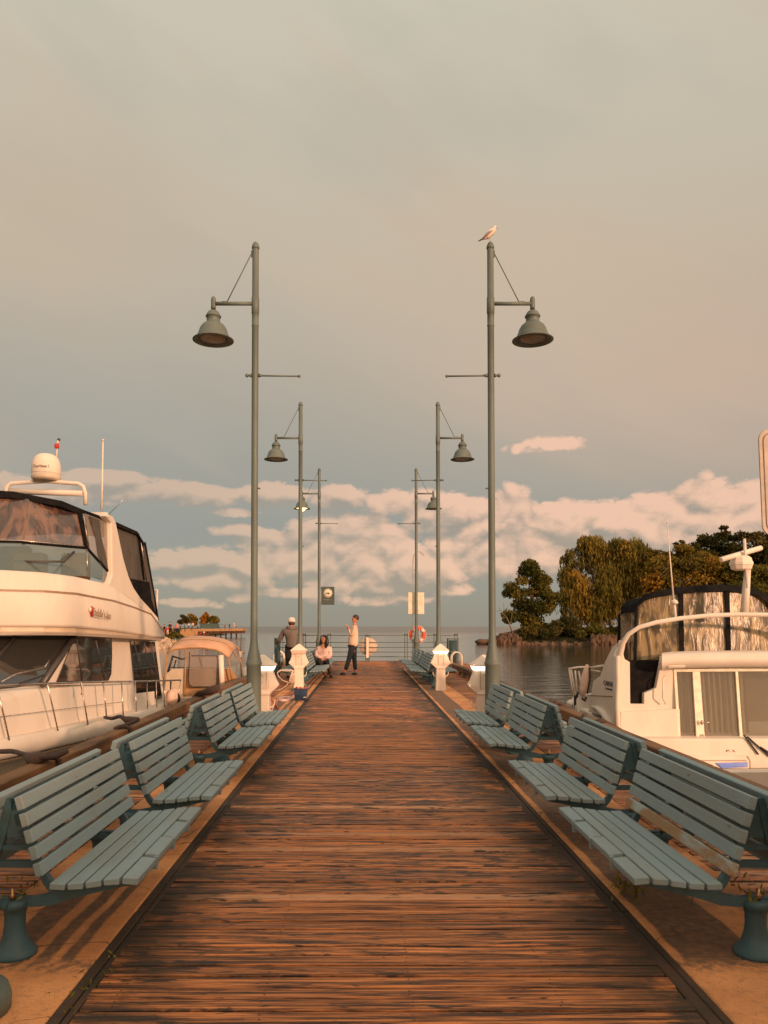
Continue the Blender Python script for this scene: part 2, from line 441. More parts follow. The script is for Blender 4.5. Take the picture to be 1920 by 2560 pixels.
# ------------------------------------------------------------------ water
WZ = -1.0
wm = bpy.data.materials.new('water'); wm.use_nodes = True
E.nt = nt = wm.node_tree; p = nt.nodes['Principled BSDF']
p.inputs['Base Color'].default_value = (.055, .05, .038, 1); p.inputs['Roughness'].default_value = .07
p.inputs['IOR'].default_value = 1.33; p.inputs['Specular IOR Level'].default_value = .5
tc = nt.nodes.new('ShaderNodeTexCoord'); g = nt.nodes.new('ShaderNodeSeparateXYZ'); nt.links.new(tc.outputs['Object'], g.inputs[0])
gx, gy = E(g.outputs[0]), E(g.outputs[1])
h = noise(comb(gx * .30, gy * 1.0, 0.0), 1.1, 3, .55, .4) * .55 + noise(comb(gx * .5, gy * 1.2, 4.0), 4.5, 3, .6) * .10
far = sstep(gy, 40.0, 400.0)
b = nt.nodes.new('ShaderNodeBump'); b.inputs['Distance'].default_value = .19
nt.links.new((1.0 - sstep(gy, 25.0, 90.0) * .72 + far * .5).v, b.inputs['Strength'])
nt.links.new(h.v, b.inputs['Height']); nt.links.new(b.outputs[0], p.inputs['Normal'])
nt.links.new((far * .22 + .03).v, p.inputs['Roughness'])
MATS['water'] = wm
mb = MB(); mb.loft([[(-30000, -3000, WZ), (30000, -3000, WZ)], [(-30000, 45000, WZ), (30000, 45000, WZ)]])
tag(mb.build('water', 'water'), kind='structure')

# ------------------------------------------------------------------ pier
DL, DR = -1.12, 1.30          # central planked walk
CL0, CL1, CR0, CR1 = -1.92, -1.205, 1.40, 2.15   # concrete strips
PL, PR = -2.98, 3.09          # outer edges of the pier
Y0, Y1, YT = -6.0, 27.3, 33.8
def plank_material():
    m = bpy.data.materials.new('planks'); m.use_nodes = True
    E.nt = nt = m.node_tree; p = nt.nodes['Principled BSDF']
    tc = nt.nodes.new('ShaderNodeTexCoord'); at_ = nt.nodes.new('ShaderNodeAttribute'); at_.attribute_name = 'pc'
    s = nt.nodes.new('ShaderNodeSeparateXYZ'); nt.links.new(tc.outputs['Object'], s.inputs[0])
    c = nt.nodes.new('ShaderNodeSeparateColor'); nt.links.new(at_.outputs[0], c.inputs[0])
    x, y = E(s.outputs[0]), E(s.outputs[1]); r0, r1 = E(c.outputs[0]), E(c.outputs[1])
    o = r1 * 31.0
    g1 = noise(comb(x * .8 + o, y * 24.0, o), 2.2, 7, .70, .35)          # long grain
    g2 = noise(comb(x * 2.0 + o, y * 95.0, o), 2.0, 4, .6, .1)           # fine grain
    kn = noise(comb(x * 1.7 + o * 2.0, y * 9.0 + o, 2.0), 2.6, 4, .62, .7)  # knots and black stains
    big = noise(comb(x * .5, y * .8, 9.0), 1.3, 4, .55)                    # wet and dry patches
    col = mixc(sstep(g1, .38, .62), (.055, .019, .006), (.78, .265, .075))
    col = mixc(r0 * .75, col, mixc(sstep(g1, .38, .62), (.060, .022, .008), (.34, .115, .035)))
    col = mixc(sstep(r0, .84, .97) * .75, col, mixc(sstep(g2, .35, .65), (.50, .20, .08), (.86, .42, .20)))
    col = mixc(sstep(kn + (big - .5) * .5, .535, .63) * .9, col, (.028, .016, .010))
    col = mixc(sstep(g2, .52, .68) * .7, col, (.045, .02, .01))
    edge = emax(sstep(x * -1.0, -DL - .55, -DL + .02), sstep(x, DR - .60, DR + .02))
    inner = sstep(x * -1.0, -CL1 + .3, -CL1 - .0) * sstep(x, CR0 + .3, CR0)
    en = noise(comb(x * 1.0, y * 1.1, 3.0), 2.4, 5, .6)
    col = mixc(edge * inner * sstep(en, .36, .56) * .92, col, (.03, .022, .013))
    nt.links.new(col, p.inputs['Base Color'])
    nt.links.new((g1 * .35 + .42 + (big - .5) * -.5).v, p.inputs['Roughness'])
    p.inputs['Specular IOR Level'].default_value = .4
    b = nt.nodes.new('ShaderNodeBump'); b.inputs['Strength'].default_value = .8; b.inputs['Distance'].default_value = .006
    nt.links.new((g1 + g2 * .6 - kn * .3).v, b.inputs['Height']); nt.links.new(b.outputs[0], p.inputs['Normal'])
    MATS['planks'] = m
plank_material()
def planks(name, x0, x1, ya, yb, w=.088, gap=.013, kind='structure'):
    vs, fs, cols = [], [], []
    y = ya; rnd = random.Random(int(abs(x0 * 100) + yb))
    while y < yb:
        ww = w * rnd.uniform(.93, 1.07)
        zt = rnd.uniform(-.004, .002); z2 = zt + rnd.uniform(-.002, .002); c = .004; e0 = rnd.uniform(-.012, .006); e1 = rnd.uniform(-.006, .012)
        i = len(vs)
        for (x, z) in ((x0 + e0, zt), (x1 + e1, z2)):
            vs += [(x, y, -.05), (x, y, z - c), (x, y + c, z), (x, y + ww - c, z), (x, y + ww, z - c), (x, y + ww, -.05)]
        for k in range(5): fs.append((i + k, i + k + 1, i + k + 7, i + k + 6))
        fs.append((i, i + 1, i + 2, i + 3, i + 4, i + 5)); fs.append((i + 11, i + 10, i + 9, i + 8, i + 7, i + 6))
        cc = (rnd.random(), rnd.random(), 0, 1)
        cols += [cc] * 12
        y += ww + gap * rnd.uniform(.5, 1.6)
    nf = len(fs)
    yy = ya
    for i0 in range(0, nf // 7):
        p0 = vs[i0 * 12 + 2]; p1 = vs[i0 * 12 + 3]; zz = max(p0[2], vs[i0 * 12 + 8][2]) + .0012
        if p0[1] > 16: break
        xk = x0 + .12
        while xk < x1 - .05:
            for t_ in (.28, .72):
                cx_, cy_ = xk + rnd.uniform(-.008, .008), p0[1] + (p1[1] - p0[1]) * t_; r_ = .0042
                i = len(vs); vs += [(cx_ + r_ * math.cos(a * PI / 3), cy_ + r_ * math.sin(a * PI / 3), zz) for a in range(6)]; fs.append(tuple(range(i, i + 6))); cols += [(0, 0, 0, 1)] * 6
            xk += .595
    me = bpy.data.meshes.new(name); me.from_pydata(vs, [], fs)
    a = me.color_attributes.new('pc', 'FLOAT_COLOR', 'POINT')
    a.data.foreach_set('color', [v for c in cols for v in c])
    me.materials.append(M['planks']); me.materials.append(M['nail']); me.update()
    for pl in me.polygons[nf:]: pl.material_index = 1
    bm = bmesh.new(); bm.from_mesh(me); bmesh.ops.recalc_face_normals(bm, faces=bm.faces[:]); bm.to_mesh(me); bm.free()
    return tag(link(bpy.data.objects.new(name, me)), kind=kind)
planks('walkway_deck', DL, DR, Y0, YT)
planks('outer_deck', PL + .02, CL0 - .012, Y0, Y1)
planks('outer_deck', CR1 + .012, PR - .02, Y0, Y1)
planks('pier_head_deck', -3.75, DL - .012, Y1 + .02, YT)
planks('pier_head_deck', DR + .012, 4.15, Y1 + .02, YT)

# concrete strips with worn streaks, joints and grime
cmn = bpy.data.materials.new('strip_concrete'); cmn.use_nodes = True
E.nt = nt = cmn.node_tree; p = nt.nodes['Principled BSDF']; p.inputs['Roughness'].default_value = .8
tc = nt.nodes.new('ShaderNodeTexCoord'); s = nt.nodes.new('ShaderNodeSeparateXYZ'); nt.links.new(tc.outputs['Object'], s.inputs[0])
x, y = E(s.outputs[0]), E(s.outputs[1]); ov = tc.outputs['Object']
n1 = noise(ov, 1.7, 8, .62); n2 = noise(ov, 22, 5, .6); n3 = noise(ov, 110, 3, .6); n4 = noise(comb(x * 1.0, y * .5, 0.0), 2.6, 6, .6)
col = mixc(sstep(n1, .38, .64), (.74, .315, .115), (.55, .215, .072))
col = mixc(sstep(n2, .5, .72) * .45, col, (.30, .145, .07))
col = mixc(sstep(n3, .56, .70) * .6, col, (.22, .11, .055))
col = mixc(sstep(n4, .56, .70) * .7, col, (.17, .10, .055))
# darker bands that run along under the benches
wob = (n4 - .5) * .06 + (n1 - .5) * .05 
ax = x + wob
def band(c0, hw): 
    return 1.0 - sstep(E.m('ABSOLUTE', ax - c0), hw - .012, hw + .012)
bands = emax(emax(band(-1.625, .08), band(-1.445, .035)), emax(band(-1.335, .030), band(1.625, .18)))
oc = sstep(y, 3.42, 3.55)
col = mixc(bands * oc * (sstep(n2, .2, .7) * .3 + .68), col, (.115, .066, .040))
jd = 1.0 - sstep(E.m('ABSOLUTE', y - 3.47 + (n1 - .5) * .3), .02, .12)
col = mixc(jd * sstep(n2, .35, .62) * .75, col, (.13, .08, .05))
cr_ = noise(comb(x * 1.0 + n1 * .4, y * 1.0, 7.0), 1.1, 2, .5)
col = mixc((1.0 - sstep(E.m('ABSOLUTE', cr_ - .5), .0, .004)) * .8, col, (.06, .035, .02))
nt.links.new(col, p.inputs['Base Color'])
b = nt.nodes.new('ShaderNodeBump'); b.inputs['Strength'].default_value = .5; b.inputs['Distance'].default_value = .004
nt.links.new((n3 + n2).v, b.inputs['Height']); nt.links.new(b.outputs[0], p.inputs['Normal'])
MATS['strip_concrete'] = cmn
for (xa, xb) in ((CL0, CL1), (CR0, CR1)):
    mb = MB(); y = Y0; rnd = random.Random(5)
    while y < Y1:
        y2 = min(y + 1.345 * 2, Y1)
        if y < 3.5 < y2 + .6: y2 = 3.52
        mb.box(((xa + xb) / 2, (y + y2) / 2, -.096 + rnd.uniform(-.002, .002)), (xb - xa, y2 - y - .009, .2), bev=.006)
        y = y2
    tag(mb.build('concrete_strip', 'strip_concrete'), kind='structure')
for (xa, xb) in ((CL1, DL), (DR, CR0)):
    mb = MB(); y = Y0; rnd = random.Random(3)
    while y < Y1:
        y2 = min(y + rnd.uniform(2.2, 3.4), Y1)
        mb.box((xa + (xb - xa) * .3, (y + y2) / 2, -.075 + rnd.uniform(-.004, .004)), ((xb - xa) * .56, y2 - y - .01, .15), bev=.005)
        mb.box((xa + (xb - xa) * .81, (y + y2) / 2, -.072 + rnd.uniform(-.006, .003)), ((xb - xa) * .34, y2 - y - .01, .15), bev=.005)
        y = y2
    tag(mb.build('edge_board', 'edge_timber'), kind='structure')
mb = MB()
mb.box(((PL + PR) / 2, (Y0 + Y1) / 2, -.36), (PR - PL, Y1 - Y0, .5))
mb.box((.2, (Y1 + YT) / 2, -.36), (7.9, YT - Y1, .5))
for yy in [2 + 3.2 * i for i in range(10)]:
    for xx in (PL + .2, 0, PR - .2): mb.tube([(xx, yy, -.5), (xx, yy, -2.6)], .15, 10)
tag(mb.build('pier_base', 'timber_dark'), kind='structure')

def kerb_rail(sgn, label):
    t = thing('kerb_rail', label, 'kerb rail', (PL + .09 if sgn < 0 else PR - .09, 0, 0), 0, 'timber kerb rails along the pier edges')
    mb = MB(); y = Y0; rnd = random.Random(11 + sgn)
    while y < Y1 - .1:
        y2 = min(y + rnd.uniform(2.3, 3.1), Y1)
        mb.box((rnd.uniform(-.008, .008), (y + y2) / 2, .205 + rnd.uniform(-.004, .004)), (.17, y2 - y - .012, .15), bev=.01)
        y = y2
    mb.build('beam', 'timber', t)
    y = Y0 + .3
    while y < Y1 - .4:
        mb = MB(); mb.box((0, y, .062), (.16, rnd.uniform(.35, .6), .122), bev=.006); y += rnd.uniform(1.0, 1.35)
        mb.build('support_block', 'timber_dark', t)
    return t
kerb_rail(-1, 'weathered brown timber kerb rail along the left pier edge beside the yacht')
kerb_rail(1, 'weathered brown timber kerb rail along the right pier edge beside the cabin cruiser')

# ------------------------------------------------------------------ back-to-back bench
BL = 1.36
SEAT = [(.232, .345), (.312, .347), (.392, .356), (.472, .366), (.552, .366)]     # slat centres (sideways, height)
SROT = [.04, -.06, -.13, -.05, .10]
BACK = [(.060 + .0215 * i, .712 - .0735 * i) for i in range(5)][::-1]
def bench_proto():
    root = thing('bench', 'x', 'bench')
    for s in (1, -1):
        mb = MB()
        for k, ((u, v), a) in enumerate(zip(SEAT, SROT)):
            rot = Euler((0, a * s, 0))
            if k < 4:
                mb.box((u * s, BL / 2, v), (.068, BL, .030), rot, bev=.004)
            else:
                for q in range(4):
                    L = BL / 4; mb.box((u * s, L * (q + .5) + (.006 if q % 2 else -.004), v + (.003 if q % 2 else 0)), (.071, L - .034, .034), rot, bev=.004)
                    if q < 3: mb.box(((u + .028) * s, L * (q + 1), v - .016), (.022, .018, .062), rot)
        mb.build('seat', 'blue_paint', root)
        mb = MB()
        for k, (u, v) in enumerate(BACK):
            if s == 1: pass
            mb.box((u * s, BL / 2, v), (.036, BL, .0600), Euler((0, -.275 * s, 0)), bev=.004)
        mb.build('backrest', 'blue_paint', root)
    for yy in (.11, 1.25):
        mb = MB()
        mb.lathe([(.098, 0), (.099, .020), (.088, .036), (.066, .06), (.052, .10), (.046, .14), (.046, .19), (.054, .215), (.064, .222), (.066, .245), (.055, .258), (.0, .262)], (0, yy, 0), 20)
        pst = mb.build('post', 'blue_iron', root)
        mb = MB()
        def strip(pts, w):
            # flat casting strip: pts (u, v, half height)
            for s in (1, -1):
                top = [(u * s, v + h) for u, v, h in pts]; bot = [(u * s, v - h) for u, v, h in pts]
                rows = [[(a[0], yy - w, a[1]), (a[0], yy + w, a[1]), (b[0], yy + w, b[1]), (b[0], yy - w, b[1])] for a, b in zip(top, bot)]
                mb.loft(rows, closed=True, capends=True)
        strip([(0, .248, .018), (.08, .245, .020), (.17, .258, .026), (.26, .292, .030), (.36, .312, .026), (.46, .328, .018), (.56, .338, .010)], .020)
        for s in (1, -1):                       # the two S-shaped uprights
            path = [(.225, .275), (.185, .292), (.155, .325), (.130, .370), (.103, .420), (.078, .480), (.060, .55), (.042, .63), (.028, .715)]
            wd = [.020, .022, .020, .017, .016, .017, .019, .020, .016]
            rows = []
            for (u, v), w_ in zip(path, wd):
                rows.append([((u - w_) * s, yy - .018, v), ((u - w_) * s, yy + .018, v), ((u + w_) * s, yy + .018, v), ((u + w_) * s, yy - .018, v)])
            mb.loft(rows, closed=True, capends=True)
        mb.box((0, yy, .415), (.19, .03, .030)); mb.box((0, yy, .61), (.075, .022, .15)); mb.box((0, yy, .49), (.13, .022, .022))
        mb.build('frame', 'blue_iron', root)
        mb = MB(); mb.lathe([(.012, .0), (.012, .022), (.007, .03), (.007, .05), (0, .052)], (0.0, yy - .03, .262), 8)
        mb.build('bolt', 'brass', pst)
    return root
bench0 = bench_proto()
BX = {-1: -1.595, 1: 1.79}
BY = [3.46, 5.13, 7.42, 9.08, 19.75, 21.42, 23.5, 25.13]
BLAB = {
 (-1, 0): 'nearest blue slatted bench on the left side, below the large white yacht',
 (-1, 1): 'second blue slatted bench from the viewer on the left side',
 (-1, 2): 'third blue slatted bench on the left side, beginning just after a gap',
 (-1, 3): 'fourth blue slatted bench on the left side, ending at the tall near left lamp post',
 (-1, 4): 'blue slatted bench just behind the far left pedestal and blue crate',
 (-1, 5): 'blue slatted bench on which the dark-haired woman sits, far left side',
 (-1, 6): 'blue slatted bench on the left, next one beyond the seated woman',
 (-1, 7): 'farthest blue slatted bench on the left, at the foot of the last left lamp post',
 (1, 0): 'nearest blue slatted bench on the right side, with one rusty backrest slat',
 (1, 1): 'second blue slatted bench from the viewer on the right side, beside the white cabin cruiser',
 (1, 2): 'third blue slatted bench on the right side, beginning just after a gap',
 (1, 3): 'fourth blue slatted bench on the right side, ending at the tall near right lamp post',
 (1, 4): 'blue slatted bench on the right just behind the far right lit pedestal',
 (1, 5): 'second blue slatted bench behind the far right lit pedestal',
 (1, 6): 'third blue slatted bench behind the far right lit pedestal',
 (1, 7): 'farthest blue slatted bench on the right, below the orange life ring'}
first = True
for sd_ in (-1, 1):
    for i, yy in enumerate(BY):
        o = bench0 if first else copy_tree(bench0); first = False
        o.location = (BX[sd_], yy, 0)
        tag(o, BLAB[(sd_, i)], 'bench', 'blue benches in two rows along the pier')
        if (sd_, i) == (1, 0):
            for ch in o.children:
                if ch.name.startswith('backrest') and ch.data.vertices[0].co.x < 0:
                    mb = MB(); mb2 = MB()
                    for k, (u, v) in enumerate(BACK):
                        (mb if k else mb2).box((-u, BL / 2, v), (.036, BL, .0600), Euler((0, .275, 0)), bev=.004)
                    ch.name = 'old'; bpy.data.objects.remove(ch)
                    mb.build('backrest', 'blue_paint', o)
                    tag(mb2.build('backrest_slat', 'rusty_paint', o), 'lowest backrest slat, rusty and peeling')
                    break

# ------------------------------------------------------------------ lamp posts
ZT = 6.93
def lamp_proto():
    """arm towards -x, banner bar towards +x"""
    root = thing('lamp_post', 'x', 'lamp post')
    mb = MB()
    mb.lathe([(.175, 0), (.178, .05), (.165, .09), (.125, .12), (.108, .16), (.104, .5), (.103, .93), (.111, .945), (.113, .985), (.104, .995),
              (.098, 1.03), (.085, 1.09), (.066, 1.17), (.054, 1.26), (.0495, 1.36), (.0485, 2.5), (.0475, 4.5), (.0475, 5.72), (.052, 5.725), (.052, 5.74), (.0485, 5.745),
              (.0485, 5.90), (.055, 5.905), (.055, 6.13), (.048, 6.135), (.0465, 6.80), (.047, 6.83)], n=20)
    mb.build('pole', 'teal_pole', root)
    mb = MB(); mb.lathe([(.05, 6.83), (.056, 6.835), (.056, 6.85), (.050, 6.875), (.036, 6.91), (.015, 6.93), (0, 6.933)], n=16); mb.build('finial', 'teal_pole', root)
    mb = MB(); mb.tube([(0, 0, 6.045), (-.58, 0, 6.045)], .027, 12)
    mb.lathe([(.034, 5.965), (.036, 6.0), (.036, 6.10), (.030, 6.13), (.012, 6.148), (0, 6.15)], (-.60, 0, 0), 12)
    mb.lathe([(.016, 5.93), (.016, 5.97)], (-.60, 0, 0), 8); mb.box((-.44, 0, 6.075), (.09, .02, .008))
    mb.build('arm', 'teal_pole', root)
    mb = MB(); mb.tube([(-.05, 0, 6.78), (-.405, 0, 6.072)], .0075, 6); mb.box((-.056, 0, 6.76), (.014, .02, .10)); mb.build('brace', 'teal_dark', root)
    mb = MB(); mb.lathe([(0, 5.955), (.03, 5.952), (.07, 5.93), (.095, 5.895), (.104, 5.872), (.110, 5.865), (.110, 5.855), (.096, 5.852), (.094, 5.79), (.100, 5.775),
              (.118, 5.765), (.122, 5.758), (.128, 5.755), (.160, 5.73), (.186, 5.69), (.204, 5.64), (.213, 5.605), (.220, 5.600), (.224, 5.575), (.232, 5.55), (.292, 5.525), (.293, 5.519), (.225, 5.524), (.2, 5.55), (.1, 5.60), (0, 5.61)], (-.60, 0, 0), 32)
    sh = mb.build('lamp_shade', 'teal_pole', root)
    mb = MB(); mb.lathe([(.19, 5.548), (.19, 5.538), (.12, 5.522), (0, 5.515)], (-.60, 0, 0), 24); mb.build('lens', 'lens_off', sh)
    mb = MB(); mb.tube([(-.10, 0, 5.02), (.62, 0, 5.01)], .0125, 8); mb.ball((-.115, 0, 5.02), .027, 6); mb.tube([(-.09, 0, 5.02), (-.05, 0, 5.02)], [.013, .03], 8)
    mb.tube([(.05, 0, 5.02), (.11, 0, 5.019)], [.03, .013], 8); mb.ball((.63, 0, 5.01), .022, 6); mb.build('banner_bar', 'teal_pole', root)
    mb = MB(); mb.lathe([(.012, 0), (.012, .03), (0, .035)], (.05, 0, 3.42), 6, axis=Vector((1, 0, 0))); mb.build('bracket_stub', 'teal_dark', root)
    return root
lp0 = lamp_proto()
LY = [3.03, 10.92, 18.80, 26.72]
LL = {(-1, 0): 'lamp post showing only its rounded blue-green foot in the bottom left corner',
      (-1, 1): 'tallest-looking lamp post on the left, bell lamp unlit, beside the near left pedestal',
      (-1, 2): 'middle lamp post of the left row, just behind the man in the white cap',
      (-1, 3): 'farthest lamp post on the left, its bell lamp lit, beside the emblem sign',
      (1, 0): 'lamp post showing only a sliver of its foot in the bottom right corner',
      (1, 1): 'tallest-looking lamp post on the right, with the gull standing on its top',
      (1, 2): 'lamp post in the middle of the right row, behind the far right lit pedestal',
      (1, 3): 'farthest lamp post on the right, in front of the pale sign and life ring'}
LXX = {-1: -1.555, 1: 1.812}
first = True; LAMPS = {}
for sd_ in (-1, 1):
    for i, yy in enumerate(LY):
        o = lp0 if first else copy_tree(lp0); first = False
        o.scale = (1, 1, 1.0125); o.location = (LXX[sd_] + (.02 if i == 0 and sd_ > 0 else 0), yy, 0); o.rotation_euler = (0, 0, 0 if sd_ < 0 else PI)
        tag(o, LL[(sd_, i)], 'lamp post', 'lamp posts in two rows along the pier'); LAMPS[(sd_, i)] = o
for ch in LAMPS[(-1, 3)].children:
    if ch.name.startswith('lamp_shade'):
        for g_ in ch.children:
            g_.data = g_.data.copy(); g_.data.materials.clear(); g_.data.materials.append(M['bulb_lit']); g_['label'] = 'lit lamp lens glowing warm white'
            mb_ = MB(); mb_.ball((-.60, 0, 5.51), .11, 8, (1, 1, .7)); mb_.build('bulb', 'bulb_lit', g_.parent)

# ------------------------------------------------------------------ service pedestals
def pedestal(sd_, xx, yy, lit, label, rz=0.0):
    t = thing('service_pedestal', label, 'pedestal', (xx, yy, 0), rz, 'white service pedestals beside the benches')
    mb = MB()
    def ring(h, z): return [(-h, -h, z), (h, -h, z), (h, h, z), (-h, h, z)]
    mb.loft([ring(.118, 0), ring(.100, .50), ring(.112, .53), ring(.104, .56), ring(.098, .60), ring(.098, .865)], closed=True, capends=True)
    mb.build('body', 'white_plastic', t, bevel=.006)
    for s in (1, -1):
        mb = MB()
        rows = []
        for (h, z, d) in ((.150, .862, .085), (.165, .80, .09), (.196, .72, .10), (.232, .655, .105), (.225, .635, .105), (.15, .565, .10), (.102, .515, .09)):
            rows.append([(.095 * s, -d, z), (h * s, -d * .92, z), (h * s, d * .92, z), (.095 * s, d, z)])
        mb.loft(rows, closed=True, capends=True); mb.build('hood', 'white_plastic', t, bevel=.008)
        mb = MB(); mb.tube([(.10 * s, -.03, .33), (.135 * s, -.03, .335), (.165 * s, -.03, .36), (.178 * s, -.03, .40), (.18 * s, -.03, .44)], [.014, .011, .009, .008, .007], 8); mb.build('hook', 'white_plastic', t)
    mb = MB(); mb.loft([ring(.150, .868), ring(.176, .93)], closed=True, capends=True)
    mb.build('lantern', 'lamp_glass' if lit else 'white_plastic', t)
    mb = MB(); mb.loft([ring(.186, .932), ring(.190, .945), ring(.03, 1.085), ring(.004, 1.095)], closed=True, capends=True); mb.build('cap', 'white_plastic', t, bevel=.004)
    for (a, b, w) in ((.50 + .1, .84, .058),):
        mb = MB(); mb.box((0, -.1005, (a + b) / 2), (w * 2, .006, b - a)); mb.build('cover_plate', 'white_metal', t, bevel=.002)
        mb = MB(); mb.box((-.064, -.101, .72), (.004, .008, .28)); mb.box((.064, -.101, .72), (.004, .008, .28)); mb.box((0, -.106, .80), (.03, .006, .008)); mb.build('groove', 'moulding', t)
    if lit:
        pass
    return t
pedestal(-1, -1.47, 11.24, True, 'lit white lighthouse-shaped pedestal half hidden by the near left lamp post')
pedestal(-1, -1.53, 18.2, False, 'unlit white lighthouse-shaped pedestal with white hose looped on it, behind the blue crate')
pedestal(1, 1.74, 11.24, True, 'lit white lighthouse-shaped pedestal beside the near right lamp post')
pedestal(1, 1.80, 18.2, True, 'lit white lighthouse-shaped pedestal standing alone at the end of the far right benches')
# ------------------------------------------------------------------ large motor yacht on the left
def planehit(px, py, A, B, off=0.0):
    """where the sight line meets the upright plane through plan points A and B, pushed outwards by off"""
    A = Vector((A[0], A[1], 0)); B = Vector((B[0], B[1], 0)); n = Vector((B.y - A.y, -(B.x - A.x), 0)).normalized()
    A = A + n * off; d = ray(px, py); o = Vector((0, 0, CAMH))
    return o + d * ((A - o).dot(n) / d.dot(n))
YC = -6.30
yacht = thing('motor_yacht', 'large white motor yacht with black canvas flybridge and satellite dome moored on the left', 'yacht', (YC, 12, WZ))
def mir(p): return (2 * YC - p[0], p[1], p[2])
def L(pts, t=yacht): return [Vector(p) - t.location for p in pts]
edge = [(-4.10, 16.6, -.15), (-4.14, 14.4, -.11), (-4.28, 13.1, -.08), (-4.42, 12.1, -.06), (-4.58, 11.2, -.045), (-4.72, 10.27, -.01), (-4.98, 8.9, .06), (-5.45, 7.0, .16), (-6.0, 5.6, .25), (YC, 5.0, .30)]
def hullrow(fin, fz): 
    r = [(x - fin * (1 if i < 9 else 0) * (1 + i * .12), y + (fin * .9 if i == 9 else 0), z + fz if fz > -.6 else fz) for i, (x, y, z) in enumerate(edge)]
    return r
def both(r): return L(r + [mir(p) for p in r[::-1][1:]])
mb = MB(); mb.use('white_gel')
mb.loft([both(hullrow(.05, .03)), both(hullrow(0, 0)), both(hullrow(-.02, -.20)), both(hullrow(0, -.235))], smooth=True)
mb.use('moulding').loft([both(hullrow(-.035, -.235)), both(hullrow(-.035, -.265))])
mb.use('cream_gel').loft([both(hullrow(.03, -.265)), both(hullrow(.14, -.62)), both([(x - .34, y, -1.5) for (x, y, z) in edge])], smooth=True)
mb.use('white_gel')
half = [(x - .05, y, z + .02) for (x, y, z) in edge]
for i in range(len(half) - 1):
    mb.loft([L([half[i], mir(half[i])]), L([half[i + 1], mir(half[i + 1])])])
mb.loft([L([edge[0], mir(edge[0])]), L([(-4.2, 16.7, -1.5), mir((-4.2, 16.7, -1.5))])])
mb.build('hull', None, yacht)
# trunk cabin and lower house
HA, HB = (-4.82, 11.2), (-4.44, 16.2)
mb = MB(); mb.use('white_gel')
tr = [(-4.42, 16.3), (-4.50, 15.2), (-4.62, 13.6), (-4.80, 11.4), (-4.92, 10.2), (-5.15, 8.6), (-5.7, 7.3), (YC, 6.9)]
def trow(z0, ins, slope=0.0): return [(x - ins, y + ins * .5, z0 - slope * max(0, 11.4 - y)) for (x, y) in tr]
mb.loft([both(trow(-.12, -.06)), both(trow(.0, -.02)), both(trow(.52, .02, .05)), both(trow(.60, .07, .05)), both(trow(.63, .18, .05))], smooth=True)
r = trow(.63, .18, .05)
for i in range(len(r) - 1): mb.loft([L([r[i], mir(r[i])]), L([r[i + 1], mir(r[i + 1])])])
mb.build('trunk_cabin', None, yacht)
def hs(px, py, off=0.0): return planehit(px, py, HA, HB, off)
mb = MB(); mb.use('white_gel')
wall = [hs(107, 1712), hs(188, 1586), hs(394, 1600), hs(412, 1768), hs(336, 1768), hs(330, 1715)]
mb.slab(L(wall), (-.1, 0, 0)); mb.slab(L([mir(p) for p in wall]), (.1, 0, 0))
mb.loft([L([wall[2], wall[3]]), L([mir(wall[2]), mir(wall[3])])])
mb.build('house', None, yacht)
def pane(name, pts, mat, parent, th=(.012, 0, 0), label=None):
    mb = MB(); mb.slab(L(pts), th); o = mb.build(name, mat, parent)
    if label: o['label'] = label
    return o
w1 = pane('side_window', [hs(186, 1592, .01), hs(278, 1595, .01), hs(279, 1640, .01), hs(277, 1685, .01), hs(270, 1701, .01), hs(140, 1706, .01)], 'dark_glass', yacht)
w2 = pane('side_window', [hs(324, 1602, .01), hs(386, 1605, .01), hs(404, 1745, .01), hs(341, 1760, .01)], 'dark_glass', yacht)
for a, b, w_ in (((192, 1594), (206, 1704), w1), ((239, 1598), (262, 1700), w1), ((336, 1604), (352, 1690), w2), ((360, 1604), (380, 1700), w2), ((378, 1606), (400, 1740), w2)):
    mb = MB(); mb.tube(L([hs(*a, .025), hs(*b, .025)]), .011, 6); mb.build('window_bar', 'instrument', w_)
# raked windshield
c0, c1 = hs(108, 1710, -.02), hs(187, 1590, -.02)
m0, m1 = Vector((YC, 10.35, .60)), Vector((YC, 11.75, c1.z)); q0, q1 = Vector((-5.4, 10.6, .63)), Vector((-5.35, 11.9, c1.z))
mb = MB(); mb.use('dark_glass')
mb.loft([both([c0, q0, m0]), both([c1, q1, m1])])
ws = mb.build('windshield', None, yacht)
mb = MB(); mb.use('instrument')
off = Vector((.0, -.03, 0)); mb.bm.free()
for pa_, pb_, r_ in ((c0 + off, c1 + off, .055), (q0 + off, q1 + off, .035), (m0 + off, m1 + off, .035), (Vector(mir(q0 + off)), Vector(mir(q1 + off)), .035)):
    mb = MB(); mb.tube(L([pa_, pb_]), r_, 8); mb.build('windshield_post', 'instrument', ws)
mb = MB(); mb.use('steel')
mb.tube(L([at(5, 1704, 10.35), at(40, 1685, 10.7), at(112, 1668, 11.3)]), .010, 6); mb.tube(L([at(112, 1668, 11.3), at(124, 1650, 11.5)]), .010, 6)
mb.use('rubber').tube(L([at(50, 1708, 10.4), at(110, 1688, 11.1)]), .013, 6)
mb.build('wiper', None, ws)
